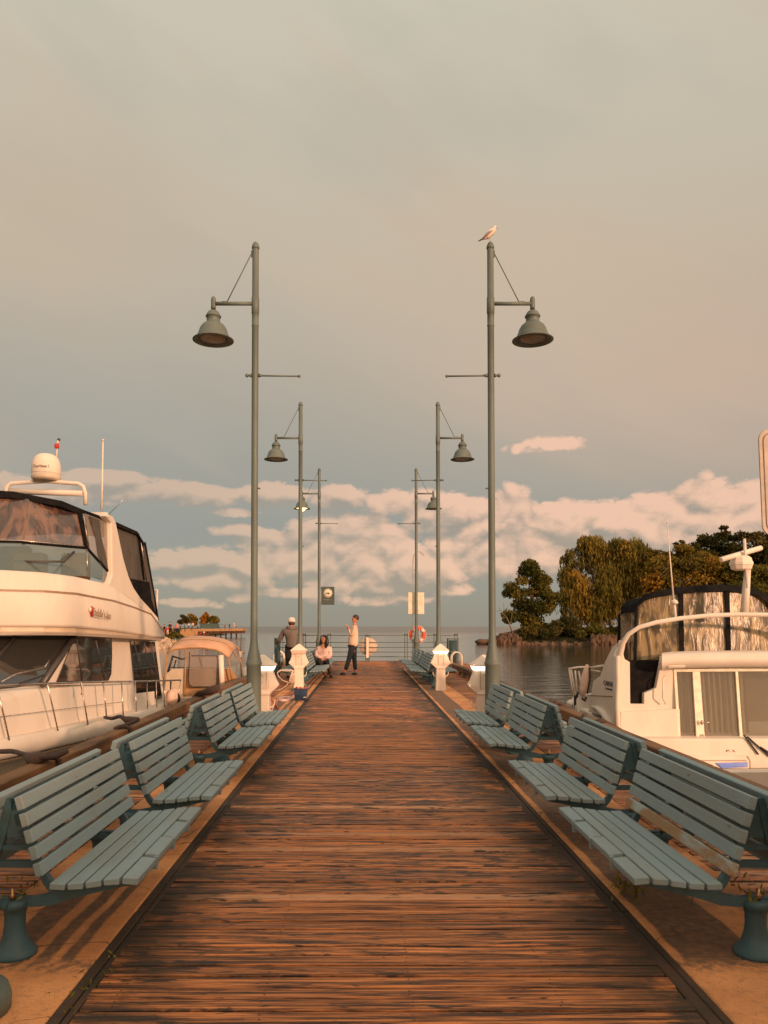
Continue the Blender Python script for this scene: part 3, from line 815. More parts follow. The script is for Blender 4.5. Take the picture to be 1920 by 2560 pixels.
# flybridge coaming
cols = [(YC, 11.15), (-5.35, 11.35), (-4.82, 11.65), (-4.50, 12.1), (-4.33, 13.4), (-4.26, 14.5), (-4.20, 15.3), (-4.15, 15.98)]
zb = [1.37, 1.37, 1.37, 1.36, 1.31, 1.27, 1.24, 1.20]; zt = [1.52, 1.52, 1.52, 1.51, 1.44, 1.37, 1.31, 1.27]
zg = [2.04, 2.04, 2.04, 2.02, 1.95, 1.85, 1.75, 1.45]; zc = [2.34, 2.34, 2.33, 2.30, 2.24, 2.07, 1.83, 1.53]
def crow(zs, ins, dz=0.0):
    return both([(x - (ins if i > 1 else 0), y + (ins if i < 4 else 0), z + dz) for i, ((x, y), z) in enumerate(zip(cols, zs))])
mb = MB(); mb.use('white_gel')
mb.loft([crow(zb, .18, .02), crow(zb, .05)])
mb.loft([crow(zb, .05), crow(zb, .0, .045)]); mb.use('cream_gel').loft([crow(zb, .0, .045), crow(zb, .03, .06), crow(zt, .03, -.03)]); mb.use('white_gel')
mb.loft([crow(zt, .03, -.03), crow(zt, -.02, -.02), crow(zt, -.04, .02), crow(zg, .02, -.02)], smooth=True)
mb.use('moulding').loft([crow(zg, .012, -.02), crow(zg, .012, .012)]); mb.use('white_gel')
mb.loft([crow(zg, .02, .012), crow(zc, .07, -.03), crow(zc, .12, .0), crow(zc, .22, -.02)], smooth=True)
mb.loft([[Vector(v) for v in crow(zb, .18, .02)[:8]], [Vector(v) for v in crow(zb, .18, .02)[7:][::-1]]])
a, b_ = (-4.15, 15.98, 1.2), (-4.2, 15.9, 1.5)
mb.loft([L([a, mir(a)]), L([b_, mir(b_)])])
mb.loft([crow(zc, .22, -.25)[:8], crow(zc, .22, -.25)[7:][::-1]])
mb.build('flybridge', None, yacht)
FA, FB = (-4.50, 12.1), (-4.15, 15.98)
def fs(px, py, off=0.0): return planehit(px, py, FA, FB, off)
# arch leg
arch = [(266, 1290), (272, 1286), (283, 1291), (290, 1305), (300, 1352), (309, 1395), (322, 1440), (335, 1470), (352, 1495), (375, 1520), (396, 1545), (396, 1556), (330, 1500), (272, 1462), (281, 1437), (280, 1380), (279, 1307)]
mb = MB(); mb.slab(L([fs(px, py, -.02) for px, py in arch]), (-.14, 0, 0)); mb.slab(L([mir(fs(px, py, -.02)) for px, py in arch]), (.14, 0, 0))
mb.tube(L([fs(270, 1290, -.1), mir(fs(270, 1290, -.1))]), .07, 8)
mb.build('arch', 'white_gel', yacht, bevel=.02)
# windscreen of the flybridge
g0 = Vector((YC, 11.55, 2.33)); g1 = Vector((-5.4, 11.65, 2.32)); g2 = fs(219, 1441, -.12); g3 = fs(275, 1458, -.10)
t0 = Vector((YC, 12.05, 2.84)); t1 = Vector((-5.4, 12.1, 2.83)); t2 = at(217, 1370, 12.75); t3 = fs(279, 1438, -.10)
mb = MB(); mb.loft([both([g3, g2, g1, g0]), both([t3, t2, t1, t0])]); fw = mb.build('fly_windscreen', 'tint_glass', yacht)
mb = MB(); mb.use('black_canvas').tube(both([t3, t2, t1, t0]), .026, 8); mb.use('steel').tube([p + Vector((0, -.03, .02)) for p in both([t2, t1, t0])], .008, 6)
mb.use('steel').tube(L([g2, t2]), .012, 6); mb.use('instrument').tube(L([at(0, 1395, 11.95), at(40, 1403, 11.95), at(160, 1404, 12.2), at(185, 1380, 12.5)]), .02, 6)
mb.build('windscreen_frame', None, fw)
mb = MB(); mb.box(Vector((-5.45, 12.6, 2.45)) - yacht.location, (.5, .25, .5)); mb.box(Vector((-6.6, 12.7, 2.45)) - yacht.location, (.9, .3, .55)); mb.build('helm_console', 'cream_gel', yacht, bevel=.04)
mb = MB(); mb.box(Vector((-6.2, 13.7, 2.55)) - yacht.location, (.55, .18, .75), bev=.05); mb.box(Vector((-6.2, 13.5, 2.3)) - yacht.location, (.55, .5, .15), bev=.04)
mb.box(Vector((-5.2, 13.9, 2.5)) - yacht.location, (.5, .18, .65), bev=.05); mb.build('helm_seat', 'tan_inside', yacht)
# front canvas windows above the windscreen
k0 = Vector((YC, 12.25, 3.56)); k1 = Vector((-5.42, 12.35, 3.55)); k2 = at(197, 1272, 12.95)
mb = MB(); mb.loft([both([t2, t1, t0]), both([k2, k1, k0])]); cv = mb.build('front_curtain', 'clear_vinyl', yacht)
mb = MB(); mb.use('black_canvas'); o_ = Vector((0, -.025, 0))
for (p0, p1, r_) in ((at(57, 1362, 12.2), at(70, 1262, 12.45), .028), (t2 + o_, k2 + o_, .03)):
    mb.tube(L([p0, p1]), r_, 6)
mb.tube(L([Vector((YC, 12.0, 2.84)), Vector((YC, 12.22, 3.56))]), .028, 6)
mb.build('curtain_edge', None, cv)
mb = MB(); mb.use('steel').tube(L([at(208, 1285, 12.95), at(213, 1315, 12.95), at(222, 1372, 12.85)]), .020, 8); mb.build('canopy_frame', None, yacht)
sc1 = pane('side_curtain', [fs(212, 1284, -.16), fs(277, 1309, -.10), fs(279, 1437, -.10), fs(250, 1410, -.12), fs(224, 1374, -.14)], 'thin_vinyl', yacht)
pane('dark_strap', [fs(222, 1290, -.13), fs(247, 1300, -.12), fs(252, 1345, -.12), fs(262, 1380, -.11), fs(270, 1428, -.10), fs(245, 1392, -.11), fs(238, 1345, -.12)], 'mesh_canvas', sc1)
mb = MB(); mb.use('black_canvas').tube(L([fs(279, 1305, -.08), fs(280, 1437, -.08)]), .022, 6); mb.build('curtain_edge', None, sc1)
sc2 = pane('aft_curtain', [fs(290, 1318, -.14), fs(346, 1336, -.12), fs(360, 1358, -.10), fs(372, 1430, -.10), fs(384, 1500, -.10), fs(392, 1542, -.08), fs(345, 1490, -.12), fs(322, 1443, -.13), fs(303, 1380, -.14)], 'mesh_canvas', yacht)
pane('lower_skirt', [fs(322, 1446, -.10), fs(372, 1455, -.09), fs(378, 1500, -.08), fs(393, 1546, -.06), fs(372, 1522, -.07), fs(342, 1490, -.09)], 'black_canvas', sc2)
mb = MB(); mb.use('black_canvas'); mb.tube(L([fs(346, 1334, -.09), fs(360, 1450, -.08)]), .02, 6); mb.tube(L([fs(362, 1356, -.08), fs(384, 1480, -.08), fs(395, 1550, -.05)]), .022, 6)
mb.use('steel').tube(L([fs(350, 1340, -.08), fs(367, 1452, -.08)]), .012, 6); mb.build('curtain_edge', None, sc2)
# black canopy top
def e2(y_, zs): return y_
top = []
fr = [k2 + Vector((.03, -.05, .0)), Vector((-4.95, 12.6, 3.56)), Vector((-5.6, 12.3, 3.66)), Vector((YC, 12.2, 3.70))]
fr_lo = [k2 + Vector((.03, -.05, -.10)), Vector((-4.95, 12.57, 3.46)), Vector((-5.6, 12.27, 3.55)), Vector((YC, 12.17, 3.57))]
mid = [fs(277, 1299, -.06), Vector((-4.85, 13.7, 3.52)), Vector((-5.6, 13.7, 3.70)), Vector((YC, 13.7, 3.76))]
aft = [fs(344, 1329, -.06), Vector((-4.75, 15.0, 3.42)), Vector((-5.5, 15.0, 3.55)), Vector((YC, 15.0, 3.6))]
end = [fs(363, 1362, -.05), Vector((-4.8, 15.7, 3.25)), Vector((-5.5, 15.8, 3.35)), Vector((YC, 15.8, 3.4))]
lo2 = [fs(277, 1309, -.06), fs(344, 1337, -.06)]
mb = MB(); mb.use('black_canvas')
mb.loft([both(fr_lo), both(fr), both(mid), both(aft), both(end)], smooth=True)
mb.loft([L([fr[0], mid[0], aft[0], end[0]]), L([fr_lo[0], lo2[0], lo2[1], fs(362, 1368, -.05)])])
mb.loft([L([mir(p) for p in (fr[0], mid[0], aft[0], end[0])]), L([mir(p) for p in (fr_lo[0], lo2[0], lo2[1], fs(362, 1368, -.05))])])
mb.build('canopy', None, yacht)
# radar frame and satellite dome
RY = 14.5
def a_(px, py, y=RY): return at(px, py, y) - yacht.location
mb = MB()
mb.tube([a_(14, 1246), a_(14, 1232), a_(18, 1216), a_(28, 1208), a_(115, 1203), a_(196, 1209), a_(208, 1216), a_(213, 1232), a_(214, 1262)], .038, 10)
mb.tube([a_(24, 1228), a_(207, 1234)], .055, 10); mb.tube([a_(14, 1216, RY + .8), a_(14, 1230, RY + .8), a_(14, 1246, RY)], .03, 8)
mb.build('radar_frame', 'white_gel', yacht)
dm = a_(115, 1203)
mb = MB(); mb.lathe([(.22, 0), (.255, .03), (.262, .045), (.262, .135)], dm, 28); base_ = mb.build('dome_base', 'cream_gel', yacht)
mb = MB(); mb.lathe([(.262, .135), (.264, .142), (.262, .26), (.252, .34), (.225, .42), (.18, .475), (.12, .508), (.05, .522), (0, .525)], dm, 28); dome = mb.build('satellite_dome', 'white_plastic', yacht)
text('dome_lettering', 'TracVision 2', .070, 'instrument', dome, Matrix.Translation(dm + Vector((.02, -.268, .235))) @ Matrix.Rotation(R(90), 4, 'X') @ Matrix.Diagonal((.85, 1, 1, 1)))
mb = MB(); mb.use('white_metal').tube([a_(141, 1150), a_(143, 1118)], .012, 6); mb.use('red_cloth').lathe([(.035, 0), (.045, .02), (.045, .07), (.03, .09)], a_(142, 1121), 10); mb.use('instrument').ball(a_(147, 1099), .03, 6); mb.use('white_metal').tube([a_(142, 1112), a_(146, 1101)], .02, 6)
mb.build('mast_light', None, yacht)
mb = MB(); mb.tube([at(254, 1275, 13.9) - yacht.location, at(255.5, 1200, 13.9) - yacht.location, at(257.5, 1103, 13.9) - yacht.location], [.022, .017, .013], 8); mb.tube([at(257.5, 1103, 13.9) - yacht.location, at(257.6, 1098, 13.9) - yacht.location], .02, 6); mb.build('whip_antenna', 'white_metal', yacht)
mb = MB(); mb.tube([at(272, 1286, 14) - yacht.location, at(319, 1239, 14) - yacht.location], .005, 6); mb.build('whip_antenna', 'steel', yacht)
mb = MB(); mb.tube([at(391, 1536, 16) - yacht.location, at(393, 1474, 16) - yacht.location], .022, 8); mb.tube([at(377, 1475, 16) - yacht.location, at(393, 1473, 16) - yacht.location], .006, 6); mb.build('rod_holder', 'white_metal', yacht)
# guard rail
def dk(px, py, z): return atz(px, py, z) - yacht.location
rt = [at(452, 1700, 16.2), at(367, 1703, 15.3), at(258, 1705, 13.0), at(202, 1706, 12.2), at(118, 1709, 11.1), at(0, 1715, 10.15), Vector((-5.0, 8.7, .80)), Vector((-5.5, 6.8, .92)), Vector((-6.0, 5.4, 1.0)), Vector((YC, 4.8, 1.05))]
ra = yacht
mb = MB(); mb.tube(L(rt), .017, 8); mb.tube([mir(p) for p in []] or L([mir(p) for p in rt]), .017, 8); gr = mb.build('guard_rail', 'steel', yacht)
st = [((452, 1700, 16.2), (443, 1765, 16.2)), ((428, 1700, 16.0), (430, 1768, 16.0)), ((412, 1702, 15.8), (411, 1768, 15.8)), ((390, 1702, 15.5), (392, 1772, 15.5)), ((367, 1703, 15.3), (369, 1778, 15.1)),
      ((338, 1704, 14.5), (341, 1785, 14.4)), ((304, 1704, 13.7), (308, 1790, 13.6)), ((258, 1705, 13.0), (267, 1799, 13.0)), ((202, 1706, 12.2), (220, 1812, 12.3)), ((118, 1709, 11.1), (145, 1828, 11.5)), ((-8, 1715, 10.1), (23, 1850, 10.3))]
for a, b_ in st:
    mb = MB(); mb.tube(L([at(*a), at(*b_)]), .012, 6); mb.build('stanchion', 'steel', gr)
mb = MB(); mb.tube(L([at(305, 1755, 13.6), at(0, 1792, 10.2), Vector((-5.3, 7.5, .5))]), .005, 5); mb.build('lifeline', 'steel', gr)
mb = MB(); mb.tube(L([at(203, 1706, 12.15), at(207, 1722, 12.15), at(203, 1737, 12.15), at(209, 1730, 12.15), at(211, 1718, 12.15)]), .010, 6); mb.tube(L([at(206, 1722, 12.1), at(210, 1800, 12.1), at(212, 1853, 11.9)]), .004, 5)
mb.build('hanging_line', 'rope_white', gr)
mb = MB(); mb.use('pale_rubber').lathe([(.0, -.10), (.17, -.09), (.22, 0), (.17, .09), (0, .10)], at(434, 1745, 16.1) - yacht.location, 16, axis=Vector((1, -.3, 0)))
mb.use('rubber').lathe([(.12, .0), (.13, .11), (0, .12)], at(430, 1745, 16.1) - yacht.location, 14, axis=Vector((1, -.9, 0)))
mb.use('rubber').tube(L([at(427, 1700, 16.1), at(427, 1740, 16.1)]), .02, 6); mb.build('life_buoy', None, gr)
# name on the flybridge side
P0 = fs(224, 1529, .13); P1 = fs(270, 1541, .13); ex = (P1 - P0); wdt = ex.length; ex.normalize(); ez = Vector((0, 0, 1)); ey = ez.cross(ex)
mt = Matrix(((ex.x, ey.x * 0 + ez.x, -ey.x, 0), (ex.y, ez.y, -ey.y, 0), (ex.z, ez.z, -ey.z, 0), (0, 0, 0, 1)))
mc = (P0 + P1) / 2 - yacht.location
text('boat_name', "Paddle's Inn", .16, 'moulding', yacht, Matrix.Translation(mc + Vector((.02, .10, .0))) @ mt @ Matrix.Diagonal((.92, 1.15, 1, 1)), .003)
mb = MB(); mb.use('red_cloth').lathe([(.07, 0), (.06, .02), (0, .03)], fs(229, 1529, .04) - yacht.location, 12, axis=Vector((1, 0, 0)), squash=1.3); mb.use('white_plastic').ball(fs(226, 1524, .05) - yacht.location, .04, 6, (.5, 1, 1)); mb.build('name_emblem', None, yacht)

# ------------------------------------------------------------------ mooring lines of the yacht
def rope(label, pts, r, mat='rope_dark', extra=None):
    mb = MB()
    P = [Vector(p) for p in pts]; Q = []
    for i in range(len(P) - 1):
        for k in range(4):
            t = k / 4; p_1 = P[max(i - 1, 0)]; p2 = P[i]; p3 = P[i + 1]; p4 = P[min(i + 2, len(P) - 1)]
            Q.append(.5 * ((2 * p2) + (-p_1 + p3) * t + (2 * p_1 - 5 * p2 + 4 * p3 - p4) * t * t + (-p_1 + 3 * p2 - 3 * p3 + p4) * t ** 3))
    Q.append(P[-1]); o0 = Q[0].copy()
    mb.tube([q - o0 for q in Q], r, 8)
    if extra: extra(mb, o0)
    o = mb.build('mooring_rope', mat); o.location = o0
    return tag(o, label, 'mooring rope', 'dark mooring ropes over the kerb rails')
RXL = PL + .09
def wrap(x, y, s):
    return [(x - .11 * s * -1, y, .27), (x - .02 * s, y + .01, .31), (x + .11 * s, y + .02, .27), (x + .11 * s, y + .03, .08)]
rope('thick dark mooring rope sagging from the yacht over the left rail beside the nearest bench',
     [(-4.85, 8.6, -.02), at(0, 1879, 7.7), at(60, 1886, 7.2), at(95, 1893, 6.9), at(140, 1890, 6.9), at(165, 1878, 6.95), (RXL - .10, 7.05, .27), (RXL, 7.1, .30), (RXL + .10, 7.1, .28), (RXL + .115, 7.12, .08)], .024,
     extra=lambda mb, o0: mb.tube([at(62, 1888, 7.2) - o0, at(80, 1899, 7.0) - o0, at(100, 1894, 6.9) - o0, at(128, 1893, 6.95) - o0], [.02, .06, .055, .02], 8))
rope('dark mooring rope with a chafed sleeve over the left rail beside the second bench',
     [(-4.35, 13.0, -.02), at(280, 1796, 10.2), at(300, 1791, 9.7), at(325, 1800, 9.4), at(345, 1800, 9.3), (RXL - .08, 9.25, .28), (RXL, 9.25, .31), (RXL + .11, 9.25, .27), (RXL + .11, 9.27, .06)], .024,
     extra=lambda mb, o0: mb.tube([at(305, 1795, 9.6) - o0, at(322, 1801, 9.4) - o0, at(345, 1799, 9.3) - o0], [.02, .05, .03], 8))
rope('brown canvas-sleeved mooring rope over the left rail in front of the tan canopy boat',
     [(-3.5, 15.0, -.1), at(492, 1735, 13.6), at(505, 1730, 13.4), at(520, 1735, 13.3), at(545, 1722, 13.2), (RXL, 13.5, .31), (RXL + .11, 13.5, .27), (RXL + .11, 13.5, .06)], .028,
     extra=lambda mb, o0: (mb.tube([at(508, 1732, 13.4) - o0, at(524, 1728, 13.3) - o0, at(545, 1720, 13.2) - o0], [.05, .075, .06], 8)))
RXR = PR - .09
rope('dark mooring rope bundled on the right rail behind the third bench',
     [(3.9, 12.6, -.3), (3.4, 12.2, .1), (RXR + .1, 12.0, .27), (RXR, 12.0, .31), (RXR - .1, 12.0, .26), (RXR - .05, 12.2, .33), (RXR + .05, 12.3, .31)], .03)
rope('dark mooring rope lying along the right rail beside the cabin cruiser stern',
     [(4.3, 11.2, -.4), (3.6, 10.2, .0), (RXR + .1, 9.9, .27), (RXR, 9.8, .31), (RXR - .1, 9.9, .27), (RXR - .08, 10.3, .30), (RXR, 10.5, .31)], .03)

# ------------------------------------------------------------------ small cruiser with the tan canopy
tb = thing('canopy_boat', 'small cruiser under a peach-tan fabric canopy, moored behind the big yacht', 'boat', (-4.2, 20, WZ))
def T(px, py, y=19.6): return at(px, py, y) - tb.location
mb = MB(); mb.use('cream_gel')
rows = []
for (y, w, zt_) in ((19.3, 1.10, -.30), (19.6, 1.15, -.28), (22, 1.2, -.2), (24, 1.0, -.05), (25.6, .45, .1), (26.2, .05, .2)):
    rows.append([(-w + .25, y - 20, -.4), (-w + .05, y - 20, .3), (-w, y - 20, zt_ + 1.0), (-w + .15, y - 20, zt_ + 1.02), (w - .15, y - 20, zt_ + 1.02), (w, y - 20, zt_ + 1.0), (w - .05, y - 20, .3), (w - .25, y - 20, -.4)])
mb.loft([[(x, y, z) for x, y, z in r] for r in rows], closed=True, capends=True, smooth=False)
mb.build('hull', None, tb)
mb = MB(); arcF = [T(418, 1634), T(424, 1628), T(440, 1623), T(475, 1620), T(510, 1620), T(540, 1625), T(556, 1632), T(571, 1645)]
arcM = [T(431, 1614, 20.6), T(440, 1606, 20.6), T(460, 1601, 20.6), T(490, 1599, 20.6), T(520, 1600, 20.6), T(550, 1605, 20.6), T(568, 1612, 20.6), T(582, 1627, 20.6)]
arcB = [T(446, 1602, 21.8), T(458, 1594, 21.8), T(476, 1590, 21.8), T(500, 1589, 21.8), T(530, 1591, 21.8), T(558, 1596, 21.8), T(580, 1605, 21.8), T(592, 1619, 21.8)]
arcE = [p + Vector((.03, 1.3, -.22)) for p in arcB]
mb.loft([arcF, arcM, arcB, arcE], smooth=True); cn = mb.build('canopy', 'tan_canvas', tb)
so_ = cn.modifiers.new('t', 'SOLIDIFY'); so_.thickness = .02
mb = MB(); mb.tube(arcF, .022, 6); mb.tube([p + Vector((0, 0, .012)) for p in arcM], .010, 6); mb.build('piping', 'tan_trim', cn)
mb = MB(); mb.use('tan_inside').slab([T(410, 1700, 19.75), T(412, 1760, 19.75), T(605, 1760, 19.75), T(596, 1700, 19.75), T(576, 1672, 19.75), T(440, 1672, 19.75)], (0, .05, 0))
mb.use('cream_gel').slab([T(398, 1770, 19.6), T(402, 1700, 19.6), T(430, 1672, 19.6), T(462, 1672, 19.6), T(460, 1770, 19.6)], (0, .06, 0))
mb.build('cockpit_bulkhead', None, tb)
mb = MB(); mb.use('tan_inside').slab([T(463, 1722, 19.55), T(545, 1720, 19.55), T(560, 1710, 19.55), T(560, 1785, 19.55), T(460, 1785, 19.55)], (0, .04, 0)); mb.build('lower_panel', None, tb)
fp = MB(); fp.slab([T(474, 1640), T(547, 1640), T(545, 1700), T(540, 1716), T(480, 1717), T(471, 1708)], (0, .01, 0)); fpo = fp.build('curtain_window', 'thin_vinyl', tb)
mb = MB(); mb.tube([T(474, 1630, 19.55), T(471, 1700, 19.55), T(474, 1713, 19.55), T(482, 1717, 19.55), T(535, 1717, 19.55), T(543, 1710, 19.55), T(547, 1634, 19.55)], .012, 6)
mb.build('window_binding', 'rubber', fpo)
for q, (a, b_, r_, mt_) in enumerate((((465, 1626), (460, 1770), .022, 'tan_trim'), ((552, 1638), (556, 1730), .07, 'white_plastic'), ((418, 1636), (408, 1745), .025, 'tan_trim'), ((571, 1646), (583, 1712), .018, 'tan_trim'))):
    mb = MB(); mb.tube([T(*a, 19.55), T(*b_, 19.55)], r_, 8); mb.build('canopy_post', mt_, tb)
mb = MB(); mb.slab([T(571, 1648, 19.7), T(592, 1622, 21.8), T(606, 1660, 21.8), T(612, 1712, 21.8), T(585, 1722, 19.7)], (.01, 0, 0)); sdw = mb.build('side_curtain', 'thin_vinyl', tb)
mb = MB(); mb.tube([T(582, 1628, 20.6), T(602, 1655, 20.6), T(604, 1700, 20.6)], .02, 6); mb.tube([T(592, 1619, 21.8), T(608, 1652, 21.8)], .02, 6); mb.build('side_edge', 'tan_trim', sdw)
mb = MB(); mb.use('instrument')
mb.tube([T(432, 1640, 20.2), T(420, 1680, 20.2)], .03, 6); mb.tube([T(430, 1640, 20.2), T(455, 1648, 20.2), T(468, 1645, 20.2)], .022, 6); mb.tube([T(440, 1650, 20.2), T(434, 1672, 20.2), T(421, 1678, 20.2)], .018, 6)
mb.tube([T(498, 1642, 21), T(505, 1668, 21)], .03, 6); mb.box(T(520, 1672, 21), (.35, .1, .05)); mb.tube([T(478, 1640, 20.3), T(550, 1641, 20.3)], .022, 6); mb.tube([T(420, 1669, 21.5), T(548, 1668, 21.5)], .012, 5)
mb.build('cockpit_gear', None, tb)

# ------------------------------------------------------------------ cabin cruiser on the right
cc = thing('cabin_cruiser', 'white cabin cruiser with glass door and gold-tinted canvas enclosure moored on the right', 'cruiser', (7.0, 15, WZ))
XS = 4.6; YF = 14.0; XC = 7.0
def K(px, py, y=YF): return at(px, py, y) - cc.location
def S(px, py, off=0.0): return atx(px, py, XS + off) - cc.location
def W3(x, y, z): return Vector((x, y, z)) - cc.location
# hull
mb = MB(); mb.use('white_gel')
rows = []
for (y, x0, zt_) in ((13.75, 4.72, -.52), (14.0, 4.6, -.48), (15.6, 4.58, -.25), (17.6, 4.6, -.2), (17.9, 4.7, -.2)):
    x1 = 2 * XC - x0
    rows.append([W3(x0 + .2, y, -1.3), W3(x0 - .02, y, -.8), W3(x0, y, zt_), W3(x0 + .12, y, zt_ + .03), W3(x1 - .12, y, zt_ + .03), W3(x1, y, zt_), W3(x1 + .02, y, -.8), W3(x1 - .2, y, -1.3)])
mb.loft(rows, closed=True, capends=True); mb.build('hull', None, cc, bevel=.03)
rows = []
mb = MB(); mb.use('white_gel')
for (y, x0, zt_) in ((10.7, 6.3, -.50), (10.9, 6.0, -.50), (11.6, 5.4, -.64), (12.6, 4.95, -.84), (13.7, 4.75, -1.01)):
    x1 = 2 * XC - x0; rows.append([W3(x0 + .1, y, -1.4), W3(x0, y, zt_ - .04), W3(x0 + .06, y, zt_), W3(x1 - .06, y, zt_), W3(x1, y, zt_ - .04), W3(x1 - .1, y, -1.4)])
mb.loft(rows, closed=True, capends=True); mb.build('foredeck', None, cc)
# left side panel with sloping rear edge
side = [(1537, 1875), (1537, 1640), (1545, 1606), (1530, 1618), (1512, 1655), (1500, 1690), (1483, 1702), (1476, 1745), (1468, 1790), (1450, 1840), (1446, 1890)]
mb = MB(); mb.use('cream_gel'); 
sidep = [S(*p) for p in side]; mb.slab(sidep, (.12, 0, 0)); sp_ = mb.build('side_panel', None, cc, bevel=.01); sp_.data.materials.clear(); sp_.data.materials.append(M['white_gel'])
mb = MB(); mb.tube([S(1478, 1766, -.03), S(1492, 1770, -.03), S(1510, 1785, -.03), S(1524, 1808, -.03), S(1534, 1840, -.03)], [.02, .05, .07, .08, .08], 8); mb.build('side_moulding', 'white_gel', sp_)
mb = MB(); mb.tube([S(1482, 1784, -.02), S(1500, 1790, -.02), S(1512, 1800, -.02)], .028, 8, flat=.6); mb.build('exhaust_recess', 'instrument', sp_)
mb = MB(); mb.tube([S(1475, 1738, -.01), S(1537, 1741, -.01)], .008, 5); mb.build('seam', 'moulding', sp_)
mtS = Matrix(((0, 0, -1, 0), (-1, 0, 0, 0), (0, 1, 0, 0), (0, 0, 0, 1)))
text('lettering', 'CARVER', .13, 'instrument', sp_, Matrix.Translation(S(1522, 1710, -.012)) @ mtS @ Matrix.Diagonal((1.35, 1, 1, 1)), .003)
text('lettering', 'MARINER', .05, 'instrument', sp_, Matrix.Translation(S(1522, 1723, -.012)) @ mtS @ Matrix.Diagonal((2.0, 1, 1, 1)), .003)
# front bulkhead
mb = MB(); mb.use('white_gel')
mb.slab([K(1537, 1640), K(1553, 1600), K(1560, 1640), K(1562, 1648), K(1575, 1655), K(1576, 1760), K(1610, 1760), K(1610, 1733), K(1640, 1720), K(1653, 1652), K(1655, 1640), K(1690, 1640), K(1690, 1672), K(1703, 1895), K(1537, 1895)], (0, .12, 0))
mb.use('white_gel').slab([K(1552, 1780, 13.93), K(1700, 1772, 13.93), K(1706, 1995, 13.8), K(1545, 1995, 13.8)], (0, .1, 0))
mb.build('bulkhead', None, cc, bevel=.012)
mb = MB(); mb.tube([K(1545, 1640, 13.97), K(1545, 1700, 13.95), K(1543, 1760, 13.95), K(1546, 1900, 13.95)], [.04, .045, .05, .055], 10); mb.build('corner_moulding', 'white_gel', cc)
mb = MB(); mb.slab([K(1574, 1650, 14.1), K(1656, 1650, 14.1), K(1640, 1722, 14.1), K(1611, 1732, 14.1), K(1611, 1762, 14.1), K(1574, 1762, 14.1)], (0, .02, 0)); mb.build('canvas_gate', 'black_canvas', cc)
mb = MB(); mb.tube([K(1661, 1690, 13.9), K(1657, 1700, 13.84), K(1657, 1745, 13.84), K(1664, 1760, 13.9)], .014, 8); mb.build('grab_rail', 'white_metal', cc)
# hardtop lip
mb = MB(); rows = []
for (py0, py1, y) in ((1643, 1664, 14.2), (1637, 1668, 13.75), (1632, 1662, 13.62), (1628, 1650, 13.7), (1627, 1640, 14.2)):
    rows.append([K(1653, py0 + 8, y), K(1662, py0, y), K(1700, py0 - 3, y), K(1800, py0 - 6, y), K(1920, py0 - 7, y), K(2060, py0 - 6, y), K(2110, py0 + 4, y)])
rows2 = []
prof = [(14.3, 1672), (13.85, 1673), (13.66, 1662), (13.64, 1646), (13.75, 1634), (14.3, 1630)]
for (y, py) in prof:
    rows2.append([K(1655, py + 2, y), K(1680, py - 1, y), K(1740, py - 3, y), K(1830, py - 4, y), K(1920, py - 4, y), K(2020, py - 3, y), K(2120, py, y)])
mb.loft(rows2, smooth=True); mb.loft([[r[0] for r in rows2], [r[0] + Vector((0, .01, 0)) for r in rows2]]); mb.build('hardtop', 'white_gel', cc)
mb = MB(); mb.box((K(1655, 1660, 13.95) + K(1700, 1660, 13.95)) / 2 + Vector((0, 0, 0)), (.34, .5, .12), bev=.03); mb.build('hardtop_end', 'white_gel', cc)
# glazed screen with the door
fr_ = MB(); fr_.use('door_frame')
def bar(a, b, w0, w1, y0=13.99, y1=13.86, d=.06):
    fr_.slab([K(a[0], a[1], y0), K(a[0] + w0, a[1], y0), K(b[0] + w1, b[1], y1), K(b[0], b[1], y1)], (0, d, 0))
bar((1684, 1672), (1698, 1890), 7, 7); bar((1731, 1676), (1744, 1892), 19, 22); bar((1838, 1674), (1853, 1892), 7, 8)
fr_.slab([K(1684, 1672, 13.98), K(2080, 1668, 13.98), K(2080, 1677, 13.98), K(1684, 1680, 13.98)], (0, .07, 0))
fr_.slab([K(1698, 1886, 13.85), K(2080, 1886, 13.85), K(2080, 1896, 13.85), K(1698, 1896, 13.85)], (0, .09, 0))
fr_.build('screen_frame', None, cc, bevel=.006)
def glz(name, p, mat='door_glass'):
    mb = MB(); mb.slab([K(a, b, 14.02 if b < 1780 else 13.9) for a, b in p], (0, .008, 0)); return mb.build(name, mat, cc)
glz('window', [(1690, 1678), (1732, 1678), (1745, 1888), (1704, 1888)])
dr = glz('door', [(1750, 1678), (1839, 1677), (1854, 1888), (1766, 1888)])
glz('window', [(1845, 1678), (1960, 1676), (1965, 1888), (1860, 1888)])
glz('window', [(1968, 1676), (2080, 1676), (2080, 1888), (1973, 1888)])
mb = MB(); mb.lathe([(.022, 0), (.022, .02), (0, .022)], K(1754, 1806, 13.86), 10, axis=Vector((0, -1, 0)), squash=2.0); mb.tube([K(1760, 1806, 13.82), K(1777, 1806, 13.82)], .012, 8); mb.lathe([(.02, 0), (.02, .015), (0, .016)], K(1757, 1838, 13.86), 10, axis=Vector((0, -1, 0)))
mb.build('handle', 'steel', dr)
mb = MB(); rows = []
for k in range(60):
    t = k / 59; x = 1690 + t * 172; yy = 14.22 + .035 * math.sin(k * 1.35)
    rows.append([K(x, 1676, yy), K(x + 15, 1892, yy - .1)])
mb.loft(rows, smooth=True); mb.build('curtain', 'curtain', cc)
mb = MB(); mb.use('interior').slab([K(1684, 1672, 14.9), K(2080, 1672, 14.9), K(2080, 1990, 14.9), K(1684, 1990, 14.9)], (0, .02, 0)); mb.build('cabin_interior', None, cc)
